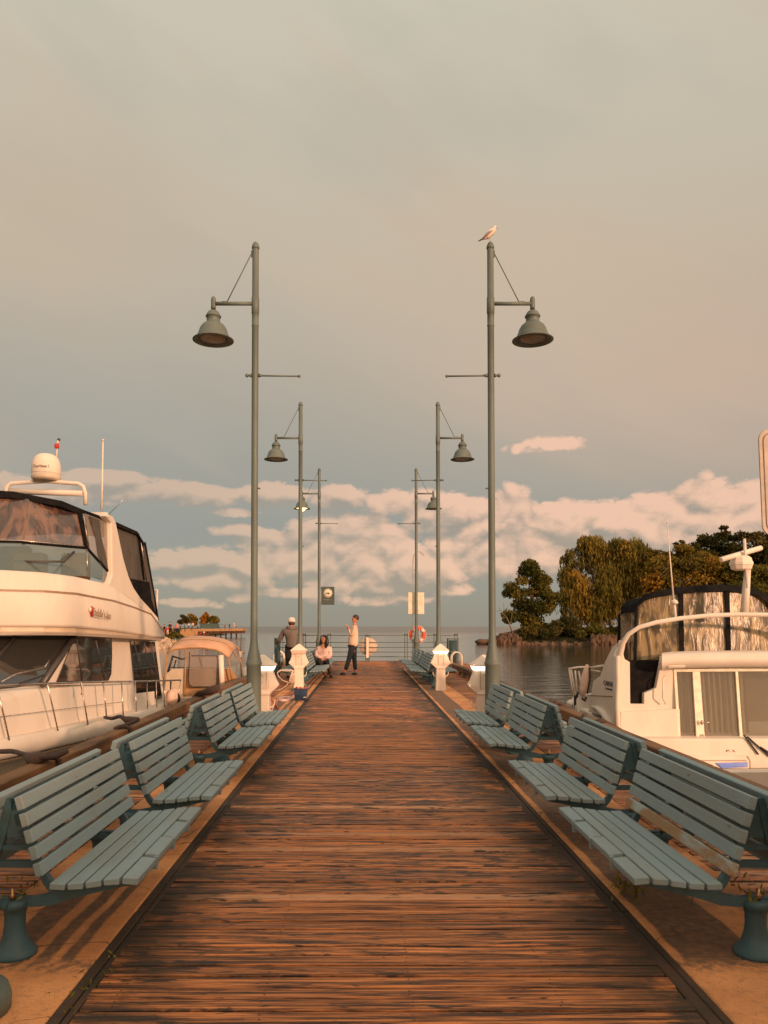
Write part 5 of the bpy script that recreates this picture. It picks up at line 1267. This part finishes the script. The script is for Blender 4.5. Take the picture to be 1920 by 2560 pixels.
def hand(pts, ed, rd, i, p, d, curl, s=1.0):
    """adds a palm, four bent fingers and a thumb to the skin chains from the wrist point i"""
    d = d.normalized(); side = d.cross(curl).normalized(); j = len(pts)
    pts.append(p + d * .045 * s); ed.append((i, j)); rd.append((.034 * s, .018 * s))
    for k, (o, l) in enumerate(((-.030, .062), (-.010, .072), (.011, .068), (.031, .052))):
        b = len(pts); pts += [p + d * .085 * s + side * o * s, p + d * (.085 + l * .5) * s + side * o * s + curl * .018 * s, p + d * (.085 + l * .75) * s + side * o * s + curl * .045 * s]
        ed += [(j, b), (b, b + 1), (b + 1, b + 2)]; rd += [.010 * s, .0085 * s, .007 * s]
    b = len(pts); pts += [p + d * .03 * s - side * .035 * s + curl * .012 * s, p + d * .065 * s - side * .050 * s + curl * .03 * s]; ed += [(j, b), (b, b + 1)]; rd += [.011 * s, .009 * s]
def head_parts(t, c, face, hair, long=False, cap=None, k=1.0):
    """hair or cap, eyes, nose, ears and mouth as children; c is the middle of the head, face the way it looks"""
    f = Vector(face).normalized(); s_ = f.cross(Vector((0, 0, 1))).normalized()
    mb = MB(); mb.ball(c, .095 * k, 10, (1, 1, 1.22)); mb.ball(c + f * .025 * k + Vector((0, 0, -.06 * k)), .068 * k, 8, (1, 1, .95))
    mb.tube([c + f * .09 * k + Vector((0, 0, .015)), c + f * .118 * k + Vector((0, 0, -.022)), c + f * .092 * k + Vector((0, 0, -.03))], [.008, .013, .008], 6)
    for s in (1, -1): mb.ball(c + s_ * .092 * s * k + Vector((0, 0, -.005)) - f * .005, .022, 5, (.6, .6, 1.2))
    mb.build('head', 'skin', t)
    mb = MB()
    for s in (1, -1): mb.ball(c + f * .088 * k + s_ * .034 * s + Vector((0, 0, .012)), .011, 5)
    mb.box(c + f * .091 * k + Vector((0, 0, -.065)), (.012 + abs(s_.x) * .035, .012 + abs(s_.y) * .035, .008)); mb.build('face_features', 'hair_dark', t)
    mb = MB()
    if cap:
        mb.lathe([(.106 * k, -.01), (.108 * k, .04), (.10 * k, .09), (.07 * k, .13), (0, .142)], c + Vector((0, 0, .012)), 16); mb.build('cap', cap, t)
        mb = MB(); mb.ball(c - f * .03 * k - Vector((0, 0, .02)), .097 * k, 8, (1, 1, .75)); mb.build('hair', 'hair_brown', t)
    else:
        mb.ball(c - f * .022 * k + Vector((0, 0, .035)), .104 * k, 10, (1, 1, 1.0))
        if long:
            for s in (1, -1): mb.tube([c + s_ * .07 * s * k + Vector((0, 0, .08)), c + s_ * .105 * s * k - f * .01 + Vector((0, 0, -.04)), c + s_ * .115 * s * k + f * .01 + Vector((0, 0, -.17)), c + s_ * .10 * s * k + f * .03 + Vector((0, 0, -.27))], [.05, .055, .055, .02], 8)
            mb.tube([c - f * .07 + Vector((0, 0, .03)), c - f * .09 + Vector((0, 0, -.12)), c - f * .08 + Vector((0, 0, -.27))], [.09, .09, .05], 8)
        mb.build('hair', hair, t)
# man in the cream sweater, seen from his left side facing left
YM = 24.0
man = thing('person', 'standing man in a cream sweater and dark trousers, hands raised to his mouth', 'person', atz(873, 1687, 0))
YM = man.location.y
def m_(cx_, cy_, dy=0.0): return at(640 + cx_ / 5.184, 1440 + cy_ / 5.184, YM + dy) - man.location
pts = [m_(1258, 900), m_(1262, 800), m_(1275, 690), m_(1284, 625), m_(1278, 585)]; ed = [(0, 1), (1, 2), (2, 3), (3, 4)]; rd = [(.09, .11), (.09, .11), (.10, .13), .055, .055]
legs = {}
for s, ch in ((-1, [(1238, 960), (1205, 1080), (1158, 1225), (1140, 1262), (1098, 1268)]), (1, [(1268, 960), (1275, 1090), (1290, 1225), (1288, 1262), (1250, 1270)])):
    i = len(pts); pts += [m_(a, b_, .09 * s) for a, b_ in ch]; ed += [(0, i)] + [(i + q, i + q + 1) for q in range(4)]; rd += [.085, .062, .045, .04, .03]; legs[s] = i
arms = {}
for s, ch in ((-1, [(1290, 660), (1240, 775), (1205, 690)]), (1, [(1285, 660), (1228, 750), (1195, 672)])):
    i = len(pts); pts += [m_(a, b_, (.17, .15, .05)[q] * s) for q, (a, b_) in enumerate(ch)]; ed += [(2, i), (i, i + 1), (i + 1, i + 2)]; rd += [.052, .042, .030]; arms[s] = i
    hand(pts, ed, rd, i + 2, pts[i + 2], Vector((-.35, 0, 1)), Vector((-1, 0, -.2)), 1.0)
skin('body', pts, ed, rd, 'skin', man)
A = arms
skin('sweater', [pts[0] + Vector((0, 0, -.07)), pts[1], pts[2], pts[2] + Vector((.01, 0, .11))] + [pts[A[-1] + q] for q in range(3)] + [pts[A[1] + q] for q in range(3)], [(0, 1), (1, 2), (2, 3), (2, 4), (4, 5), (5, 6), (2, 7), (7, 8), (8, 9)], [(.135, .165), (.145, .175), (.15, .19), (.075, .08), .07, .06, .048, .07, .06, .048], 'cream_cloth', man)
tr_ = [pts[0] + Vector((0, 0, .09))] + [pts[legs[s] + q] for s in (-1, 1) for q in range(3)]
skin('trousers', tr_, [(0, 1), (1, 2), (2, 3), (0, 4), (4, 5), (5, 6)], [(.13, .155), .105, .082, .068, .105, .082, .068], 'navy_cloth', man)
for s in (-1, 1):
    i = legs[s] + 3; h_, t_ = pts[i], pts[i + 1]
    mb = MB(); mb.tube([h_ + Vector((.05, 0, -.0)), h_ + Vector((-.02, 0, .0)), t_, t_ + Vector((-.03, 0, -.01))], [.04, .052, .042, .02], 8, flat=.8); mb.build('shoe', 'shoe_black', man)
head_parts(man, m_(1284, 556), (-1, -.15, -.05), 'hair_brown')
# seated woman
wo_ = thing('person', 'seated woman with long dark hair, pale pink coat, black trousers and brown boots', 'person', (-1.25, 23.3, 0))
def w_(x, y, z): return Vector((x, y, z))
pts = [w_(.0, .05, .46), w_(.02, .03, .66), w_(.04, .0, .86), w_(.05, -.02, .97), w_(.05, -.03, 1.02)]; ed = [(0, 1), (1, 2), (2, 3), (3, 4)]; rd = [.14, .12, (.15, .11), .05, .05]
lg = {}
for s, ch in ((-1, [(-.10, 0, .46), (-.08, -.38, .50), (.10, -.42, .10), (.12, -.45, .05), (.14, -.56, .03)]), (1, [(.10, 0, .46), (.14, -.36, .50), (.26, -.40, .10), (.27, -.43, .05), (.30, -.54, .03)])):
    i = len(pts); pts += [w_(*c) for c in ch]; ed += [(0, i)] + [(i + q, i + q + 1) for q in range(4)]; rd += [.095, .065, .045, .04, .03]; lg[s] = i
am = {}
for s in (-1, 1):
    i = len(pts); pts += [w_(.04 + .17 * s, 0, .84), w_(.03 + .22 * s, -.06, .62), w_(.04 + .06 * s, -.28, .55)]; ed += [(2, i), (i, i + 1), (i + 1, i + 2)]; rd += [.05, .042, .030]; am[s] = i
    hand(pts, ed, rd, i + 2, pts[i + 2], Vector((-.3 * s, -1, -.1)), Vector((0, 0, -1)), .9)
skin('body', pts, ed, rd, 'skin', wo_)
skin('coat', [pts[0] + Vector((0, -.02, 0)), pts[1], pts[2], pts[2] + Vector((0, 0, .09))] + [pts[am[-1] + q] for q in range(3)] + [pts[am[1] + q] for q in range(3)] + [w_(-.09, -.2, .50), w_(.12, -.2, .50)], [(0, 1), (1, 2), (2, 3), (2, 4), (4, 5), (5, 6), (2, 7), (7, 8), (8, 9), (0, 10), (0, 11)], [.19, .17, (.18, .14), .07, .075, .068, .055, .075, .068, .055, .11, .11], 'pink_cloth', wo_)
skin('trousers', [pts[0]] + [pts[lg[s] + q] for s in (-1, 1) for q in range(3)], [(0, 1), (1, 2), (2, 3), (0, 4), (4, 5), (5, 6)], [.14, .105, .08, .06, .105, .08, .06], 'black_cloth', wo_)
for s in (-1, 1):
    i = lg[s]; mb = MB(); mb.tube([pts[i + 1].lerp(pts[i + 2], .45), pts[i + 2], pts[i + 3] + Vector((0, .02, 0)), pts[i + 4], pts[i + 4] + Vector((.01, -.04, 0))], [.068, .056, .05, .04, .02], 8); mb.build('boot', 'shoe_brown', wo_)
head_parts(wo_, w_(.045, -.03, 1.125), (-.75, -1, .12), 'hair_dark', long=True)
# man in the white cap, from behind
mc_ = thing('person', 'man in white cap and grey hooded jacket seen from behind, leaning at the left', 'person', (-2.12, 22.4, 0))
def v_(x, y, z): return Vector((x, y, z))
pts = [v_(.02, 0, .92), v_(.04, .03, 1.15), v_(.02, .12, 1.40), v_(.01, .16, 1.50), v_(.0, .19, 1.55)]; ed = [(0, 1), (1, 2), (2, 3), (3, 4)]; rd = [(.12, .09), (.12, .09), (.14, .09), .055, .055]
lg = {}
for s in (-1, 1):
    i = len(pts); pts += [v_(.02 + .10 * s, 0, .85), v_(.03 + .11 * s, .03, .47), v_(.04 + .12 * s, -.02, .09), v_(.04 + .12 * s, .0, .05), v_(.04 + .13 * s, .13, .035)]; ed += [(0, i)] + [(i + q, i + q + 1) for q in range(4)]; rd += [.09, .065, .045, .04, .03]; lg[s] = i
am = {}
for s, ch in ((-1, [(-.21, .10, 1.37), (-.36, .20, 1.10), (-.46, .42, 1.02)]), (1, [(.23, .10, 1.36), (.32, .12, 1.10), (.26, .36, 1.00)])):
    i = len(pts); pts += [v_(*c) for c in ch]; ed += [(2, i), (i, i + 1), (i + 1, i + 2)]; rd += [.055, .045, .032]; am[s] = i
    hand(pts, ed, rd, i + 2, pts[i + 2], Vector((-.3, 1, -.1)), Vector((0, 0, -1)), 1.0)
skin('body', pts, ed, rd, 'skin', mc_)
skin('hooded_jacket', [pts[0] + Vector((0, 0, -.13)), pts[1], pts[2], pts[2] + Vector((0, -.02, .09))] + [pts[am[-1] + q] for q in range(3)] + [pts[am[1] + q] for q in range(3)], [(0, 1), (1, 2), (2, 3), (2, 4), (4, 5), (5, 6), (2, 7), (7, 8), (8, 9)], [(.20, .15), (.205, .16), (.22, .15), (.11, .10), .085, .072, .055, .085, .072, .055], 'grey_cloth', mc_)
mb = MB(); mb.tube([v_(-.13, .12, 1.49), v_(-.07, .04, 1.46), v_(.02, .02, 1.43), v_(.11, .04, 1.46), v_(.16, .12, 1.49)], [.03, .06, .075, .06, .03], 8); mb.build('hood', 'grey_cloth', mc_)
skin('trousers', [pts[0] + Vector((0, 0, .12))] + [pts[lg[s] + q] for s in (-1, 1) for q in range(3)], [(0, 1), (1, 2), (2, 3), (0, 4), (4, 5), (5, 6)], [(.16, .13), .11, .085, .07, .11, .085, .07], 'black_cloth', mc_)
for s in (-1, 1):
    i = lg[s] + 3; mb = MB(); mb.tube([pts[i] + Vector((0, -.06, 0)), pts[i], pts[i + 1], pts[i + 1] + Vector((0, .03, -.01))], [.04, .052, .042, .02], 8); mb.build('shoe', 'shoe_black', mc_)
head_parts(mc_, v_(.0, .22, 1.62), (-.2, 1, 0), 'hair_brown', cap='white_cloth')

# ------------------------------------------------------------------ gull on the near right lamp post
gl = thing('seagull', 'white and grey gull standing on top of the near right lamp post', 'gull', (LXX[1], LY[1], ZT * 1.0125))
def g_(cx_, cy_, dy=0): return at(1080 + cx_ / 4.879, 540 + cy_ / 4.879, LY[1] + dy) - gl.location
pts = [g_(700, 225), g_(740, 185), g_(765, 145), g_(770, 130), g_(660, 255), g_(618, 285), g_(785, 135)]
skin('body', pts, [(0, 1), (1, 2), (2, 3), (0, 4), (4, 5), (3, 6)], [.050, .044, .026, .022, .036, .014, .014], 'gull_white', gl, 2)
for s in (1, -1):
    mb = MB(); mb.tube([g_(735, 178, .040 * s), g_(690, 205, .050 * s), g_(640, 255, .040 * s), g_(595, 298, .015 * s)], [.012, .034, .028, .008], 8, flat=.55); wg = mb.build('wing', 'gull_grey', gl)
    mb = MB(); mb.tube([g_(612, 280, .018 * s), g_(560, 308, .006 * s)], [.010, .003], 6); mb.build('wing_tip', 'gull_dark', wg)
mb = MB(); mb.slab([g_(625, 275, -.02), g_(625, 275, .02), g_(575, 312, .022), g_(575, 312, -.022)], (0, 0, .006)); mb.build('tail', 'gull_dark', gl)
mb = MB(); mb.tube([g_(788, 137), g_(802, 146), g_(808, 155)], [.006, .005, .002], 6); mb.build('beak', 'beak', gl)
for s in (1, -1):
    mb = MB(); mb.tube([g_(708, 262, .012 * s), g_(712, 318, .012 * s)], .0035, 5); mb.box(g_(716, 320, .012 * s), (.03, .014, .004)); mb.build('leg', 'beak', gl)
# ------------------------------------------------------------------ end railing
ER = 33.4
rl = thing('end_railing', 'dark five-bar metal railing across the far end of the pier', 'railing', (0, ER, 0))
for z_ in (1.12, .815, .60, .40, .20):
    mb = MB(); mb.tube([(-3.6, 0, z_), (4.05, 0, z_)], .020, 6); mb.build('rail', 'teal_dark', rl)
for px in (704, 761, 823, 1015, 1088, 1140):
    x_ = (px - CX) / FPX * ER; mb = MB()
    for q in (-.055, .055): mb.box((x_ + q, 0, .60), (.035, .07, 1.2))
    mb.box((x_, 0, 1.15), (.14, .07, .05)); mb.build('post', 'teal_dark', rl)
mb = MB(); x_ = (918.7 - CX) / FPX * ER; mb.box((x_, -.06, .55), (.10, .06, .95)); mb.build('centre_post', 'white_plastic', rl)
mb = MB(); mb.box((x_, -.05, 1.08), (.24, .06, .05)); mb.box((x_, -.05, 1.14), (.10, .06, .06)); mb.box((x_, -.1, .10), (.20, .16, .12)); mb.build('bracket', 'teal_dark', rl)
ds = thing('round_sign', 'round pale disc sign on the end railing behind the white centre post', 'sign', (x_ + .04, ER + .06, .635))
mb = MB(); mb.lathe([(.0, -.01), (.38, -.01), (.385, .0), (.38, .01), (0, .01)], (0, 0, 0), 40, axis=Vector((0, 1, 0))); mb.build('plate', 'disc_peach', ds)
# side gate by the man in the cap
gt = thing('side_gate', 'dark teal gangway gate at the left beside the man in the white cap', 'gate', (-2.62, 22.9, 0))
mb = MB(); mb.box((0, 0, .58), (.07, .07, 1.16)); mb.box((0, .9, .58), (.07, .07, 1.16)); mb.build('post', 'blue_iron', gt)
mb = MB(); 
for z_ in (.15, .45, .75, 1.10): mb.box((0, .45, z_), (.03, .85, .04))
mb.build('gate_bar', 'blue_iron', gt); mb = MB(); mb.box((.0, .45, .55), (.008, .84, .95)); mb.build('mesh_panel', 'green_mesh', gt)
# wire bin on the right
wb = thing('wire_bin', 'dark green wire mesh bin at the right end of the end railing', 'bin', ((1131.5 - CX) / FPX * 30, 30, 0))
mb = MB()
for x_ in (-.19, .19):
    for y_ in (-.19, .19): mb.box((x_, y_, .53), (.03, .03, 1.02))
for z_ in (.05, .53, 1.03): mb.box((0, -.19, z_), (.38, .03, .03)); mb.box((0, .19, z_), (.38, .03, .03)); mb.box((-.19, 0, z_), (.03, .38, .03)); mb.box((.19, 0, z_), (.03, .38, .03))
mb.build('frame', 'teal_dark', wb)
mb = MB()
for k in range(1, 7):
    x_ = -.19 + k * .054; mb.box((x_, -.19, .53), (.008, .008, 1.0)); mb.box((-.19, x_, .53), (.008, .008, 1.0)); mb.box((x_, .19, .53), (.008, .008, 1.0))
for k in range(1, 14): z_ = .05 + k * .07; mb.box((0, -.19, z_), (.38, .008, .008)); mb.box((-.19, 0, z_), (.008, .38, .008)); mb.box((0, .19, z_), (.38, .008, .008))
mb.build('mesh', 'green_mesh', wb); mb = MB(); mb.lathe([(.14, .06), (.16, .95), (.14, .95)], (0, 0, 0), 12); mb.build('liner', 'blue_iron', wb)
# ladder hoops
for px, Yh, lab in ((697, 26.4, 'pale arched ladder handrail on the left pier edge beside the unlit pedestal'), (1142, 25.6, 'pale arched ladder handrail on the right pier edge beside the wire bin')):
    t = thing('ladder_handrail', lab, 'ladder rail', ((px - CX) / FPX * Yh, Yh, 0), 0, 'ladder handrails')
    for dy_, nm in ((0, 'hoop'), (.28, 'hoop')):
        mb = MB(); mb.tube([(-.17, dy_, .0), (-.17, dy_, .46)] + [(-.17 * math.cos(a * PI / 8), dy_, .46 + .19 * math.sin(a * PI / 8)) for a in range(1, 8)] + [(.17, dy_, .46), (.17, dy_, .0)], .022, 8); mb.build(nm, 'white_metal', t)
# signs at the third lamp posts
es = thing('emblem_sign', 'square dark teal sign with a pale round fish emblem on the last left lamp post', 'sign', at(819.5, 1489.5, LY[3]))
mb = MB(); mb.box((0, 0, 0), (.46, .02, .63)); mb.build('board', 'sign_teal', es, bevel=.004)
mb = MB(); mb.lathe([(0, 0), (.155, 0), (.155, .006), (0, .006)], (0, -.012, .09), 32, axis=Vector((0, -1, 0))); mb.build('emblem', 'sign_white', es)
mb = MB()
mb.tube([(.135 * math.cos(R(a)), -.02, .09 + .135 * math.sin(R(a))) for a in range(0, 361, 10)], .004, 5)
mb.slab([(-.10, -.0185, .085), (-.06, -.0185, .10), (.02, -.0185, .115), (.07, -.0185, .105), (.10, -.0185, .085), (.06, -.0185, .072), (.03, -.0185, .05), (.0, -.0185, .070), (-.07, -.0185, .078)], (0, -.003, 0)); mb.build('fish_mark', 'sign_brown', es)
text('lettering', 'WATERFRONT', .042, 'sign_beige', es, Matrix.Translation((0, -.012, -.14)) @ Matrix.Rotation(R(90), 4, 'X'))
mb = MB(); mb.box((-.27, 0, .25), (.12, .02, .02)); mb.box((-.27, 0, -.25), (.12, .02, .02)); mb.build('bracket', 'teal_dark', es)
ps = thing('pale_sign', 'blank pale yellow rectangular sign behind the last right lamp post', 'sign', at(1040.5, 1508, LY[3] + .12))
mb = MB(); mb.box((0, 0, 0), (.55, .015, .75)); mb.build('plate', 'sign_white', ps, bevel=.004)
mb = MB(); 
for q in ((-.22, -.33), (.22, -.33)): mb.lathe([(.012, 0), (.012, .004), (0, .005)], (q[0], -.008, q[1]), 8, axis=Vector((0, -1, 0)))
mb.build('bolt', 'sign_brown', ps)
lr = thing('life_ring', 'orange life ring with white bands hanging behind the last right lamp post', 'life ring', at(1043.5, 1586.5, LY[3] + .22))
mb = MB(); rg, rr_ = .228, .062
def torus(mb, c, R_, r_, a0=0, a1=2 * PI, n=36, m=10):
    rows = []
    for i in range(n + 1):
        a = a0 + (a1 - a0) * i / n; rows.append([(c[0] + (R_ + r_ * math.cos(2 * PI * k / m)) * math.cos(a), c[1] + r_ * math.sin(2 * PI * k / m), c[2] + (R_ + r_ * math.cos(2 * PI * k / m)) * math.sin(a)) for k in range(m)])
    mb.loft(rows, closed=True, smooth=True)
torus(mb, (0, 0, 0), rg, rr_); mb.build('ring', 'red_orange', lr)
for k in range(4):
    mb = MB(); torus(mb, (0, 0, 0), rg, rr_ + .004, R(25 + 90 * k), R(52 + 90 * k), 6); mb.build('band', 'white_cloth', lr)
mb = MB(); mb.tube([(.31 * math.cos(R(a)), -.02, .31 * math.sin(R(a)) - (.02 if a % 90 == 45 else 0)) for a in range(0, 361, 15)], .009, 5); mb.tube([(.05, -.07, .22), (.09, -.08, 0), (.04, -.08, -.24)], .010, 5); mb.build('grab_line', 'rope_white', lr)
hk = thing('rescue_hook', 'long rescue pole with a curved hook beside the last right lamp post', 'rescue pole', at(1031, 1655, LY[3] + .18) * 1.0)
hk.location.z = 0
def h_(px, py): return at(px, py, LY[3] + .18) - hk.location
mb = MB(); mb.tube([h_(1031, 1668), h_(1031, 1540), h_(1032, 1410)], .014, 6); mb.build('pole', 'white_metal', hk)
mb = MB(); mb.tube([h_(1032, 1412), h_(1033, 1392), h_(1040, 1381), h_(1050, 1379), h_(1058, 1384), h_(1061, 1390), h_(1056, 1388), h_(1050, 1381)], .010, 6); mb.build('hook', 'cable_grey', hk)
# hose on the unlit pedestal, hose pile and crate
hs_ = thing('water_hose', 'white hose looped on the left side of the unlit pedestal', 'hose', (-1.53, 18.2, 0))
def q_(cx_, cy_, dy=-.16): return at(640 + cx_ / 7.54, 1640 + cy_ / 7.54, 18.2 + dy) - hs_.location
mb = MB()
for k in range(6):
    x_ = 640 + k * 17; mb.tube([q_(735, 270), q_(700 - k * 4, 285, -.18), q_(x_ + 10, 380, -.20), q_(x_ - 20 + k * 3, 500, -.18), q_(x_ + 5, 545 - k * 4, -.17), q_(700, 480, -.14)], .010, 6)
mb.tube([q_(730, 285), q_(660, 262), q_(560, 258), q_(450, 268), q_(400, 310), q_(420, 380), q_(500, 460), q_(610, 500)], .010, 6)
mb.tube([q_(700, 275), q_(600, 275), q_(480, 272), q_(400, 325)], .010, 6); mb.tube([q_(610, 500), q_(590, 540), q_(520, 600), q_(440, 640), q_(350, 655)], .010, 6); mb.build('loops', 'rope_white', hs_)
hp = thing('coiled_hose', 'pale pink hose coiled flat on the ground beside the near left lit pedestal', 'hose', (-1.62, 15.9, 0))
mb = MB(); rnd = random.Random(2)
for k in range(7):
    ra_, rb = .19 - .018 * k, .46 - .03 * k; mb.tube([(ra_ * math.cos(R(a)) * .75 * 1.0 + rnd.uniform(-.01, .01), rb * math.sin(R(a)) * 1.0, .014 + .008 * (k % 3) + rnd.uniform(0, .004)) for a in range(0, 361, 20)], .011, 6)
mb.tube([(-.1, -.3, .02), (-.12, -.8, .02), (-.05, -1.6, .02), (.02, -2.6, .02), (.05, -3.6, .03), (.10, -4.3, .1)], .011, 6)
mb.build('coil', 'pink_cloth', hp)
hb = thing('power_cable', 'red-brown cable running over the ground from the near left pedestal', 'cable', (-1.5, 12.0, 0))
mb = MB(); mb.tube([(.12, -.6, .45), (.16, -.2, .3), (.14, .8, .06), (-.1, 2.2, .02), (-.25, 3.4, .02), (-.2, 4.6, .02), (-.05, 5.6, .02), (-.02, 6.0, .1)], .013, 6); mb.build('cable', 'rope_red', hb)
ck = thing('plastic_crate', 'dark blue plastic crate of fishing gear in front of the unlit pedestal', 'crate', ((752 - CX) / FPX * 15.7, 15.75, 0))
mb = MB(); 
def rg_(hx, hy, z): return [(-hx, -hy, z), (hx, -hy, z), (hx, hy, z), (-hx, hy, z)]
mb.loft([rg_(.115, .09, 0), rg_(.132, .105, .22), rg_(.142, .115, .222), rg_(.142, .115, .245), rg_(.128, .10, .245), rg_(.112, .088, .02)], closed=True, capends=True); mb.build('box', 'blue_plastic', ck, bevel=.004)
mb = MB(); mb.box((.09, -.106, .07), (.06, .004, .02)); mb.build('label_patch', 'white_plastic', ck)
mb = MB(); rnd = random.Random(8); mb.use('rope_red')
for k in range(8): mb.ball((rnd.uniform(-.09, .09), rnd.uniform(-.06, .06), .235 + rnd.uniform(0, .03)), .035, 5, (1, 1, .7))
mb.use('rubber').box((.08, 0, .26), (.05, .06, .05)); mb.use('white_plastic').ball((-.06, -.03, .265), .028, 5); mb.build('fishing_gear', None, ck)
# antenna of the tan boat
mb = MB(); mb.use('instrument').tube([T(603, 1584, 21.5), T(602, 1630, 21.5)], .010, 5); mb.use('white_plastic').slab([T(598, 1628, 21.4), T(606, 1629, 21.4), T(603, 1642, 21.4), T(600, 1642, 21.4)], (0, .1, 0)); mb.build('rod', None, tb)
# the big sign cut by the right edge of the view
sg = thing('edge_sign', 'pale rounded sign panel with a brown border line, cut off by the right edge', 'sign', (2.85, 5.0, 0))
def rr(w, h, r_, c, y_, n=6):
    o = []
    for cx_, cz_, a0 in ((w - r_, h - r_, 0), (-w + r_, h - r_, 90), (-w + r_, -h + r_, 180), (w - r_, -h + r_, 270)):
        for k in range(n + 1): a = R(a0 + 90 * k / n); o.append((c[0] + cx_ + r_ * math.cos(a), y_, c[1] + cz_ + r_ * math.sin(a)))
    return o
zc_ = at(1903, 1204, 5.0).z; x0_ = at(1903, 1204, 5.0).x - 2.85 + .345
zh = (at(1903, 1071, 5).z - at(1903, 1338, 5).z) / 2
mb = MB(); mb.slab(rr(.28, zh, .07, (x0_, zc_), 0), (0, .012, 0)); pn = mb.build('panel', 'sign_beige', sg, bevel=.002)
mb = MB(); a_1 = rr(.256, zh - .024, .055, (x0_, zc_), -.003); a_2 = rr(.250, zh - .030, .05, (x0_, zc_), -.003)
mb.loft([a_1, a_2], closed=True); mb.build('border_line', 'sign_brown', pn)
for m_2 in [sg]: 
    mb = MB(); mb.tube([(x0_, .05, 0), (x0_, .05, zc_ + zh)], .035, 10); mb.build('post', 'teal_pole', sg)
sg.rotation_euler = (0, R(-1.6), 0)
# weeds in the joints
def weed(x, y, z, label, n=14, s_=.036):
    t = thing('weed', label, 'plant', (x, y, z), 0, 'small weeds along the walk edges'); C = RS.normal(size=(n, 3)) * np.array([.05, .09, .02]) + np.array([0, 0, .03])
    leafobj('leaves', C, s_ * .45, s_ * .12, 'weed_leaf', t, RS.uniform(0, 1, n), down=-1.2); return t
for px, py, lab in ((240, 2443, 'small yellow-green weed in the left walk edge, nearest the bottom left post'), (200, 2497, 'yellowish weed low in the left walk edge near the bottom left corner')):
    p_ = atz(px, py, 0); weed(p_.x, p_.y, 0, lab)
p_ = atz(1568, 2235, 0); weed(p_.x, p_.y, 0, 'long straggling weed beside the concrete under the nearest right bench', 60, .055)
for x_, lab in ((BX[-1], 'weed growing on top of the nearest left bench post'), (BX[1], 'dry weed on top of the nearest right bench post')): weed(x_, 3.62, .26, lab, 22, .05)

# unseen boat, added out of frame on the right to shade the nearest benches
sb = thing('shade_boat', 'unseen white motor boat added on the right to shade the nearest benches', 'boat', (6.2, -1.5, WZ))
mb = MB(); rows = []
for (y_, w_, zt_) in ((-5.5, 1.7, 1.2), (-3, 1.85, 1.2), (1, 1.8, 1.3), (3.2, 1.2, 1.5), (4.3, .2, 1.7)):
    rows.append([(-w_ * .7, y_, -.4), (-w_, y_, .4), (-w_, y_, zt_), (w_, y_, zt_), (w_, y_, .4), (w_ * .7, y_, -.4)])
mb.loft(rows, closed=True, capends=True); mb.build('hull', 'white_gel', sb)
mb = MB(); rows = []
for (y_, w_, zt_) in ((-4.8, 1.45, 3.6), (-1.0, 1.5, 3.7), (1.3, 1.45, 3.5), (2.6, 1.2, 2.2)): rows.append([(-w_, y_, 1.1), (-w_ * .93, y_, zt_), (w_ * .93, y_, zt_), (w_, y_, 1.1)])
mb.loft(rows, closed=True, capends=True); cb = mb.build('shade_boat_cabin', 'white_gel', sb)
for s in (-1, 1):
    mb = MB(); mb.slab([(s * 1.475, -4.2, 2.3), (s * 1.475, 1.0, 2.3), (s * 1.42, .8, 3.1), (s * 1.42, -4.2, 3.1)], (.05 * s, 0, 0)); mb.build('window', 'dark_glass', cb)
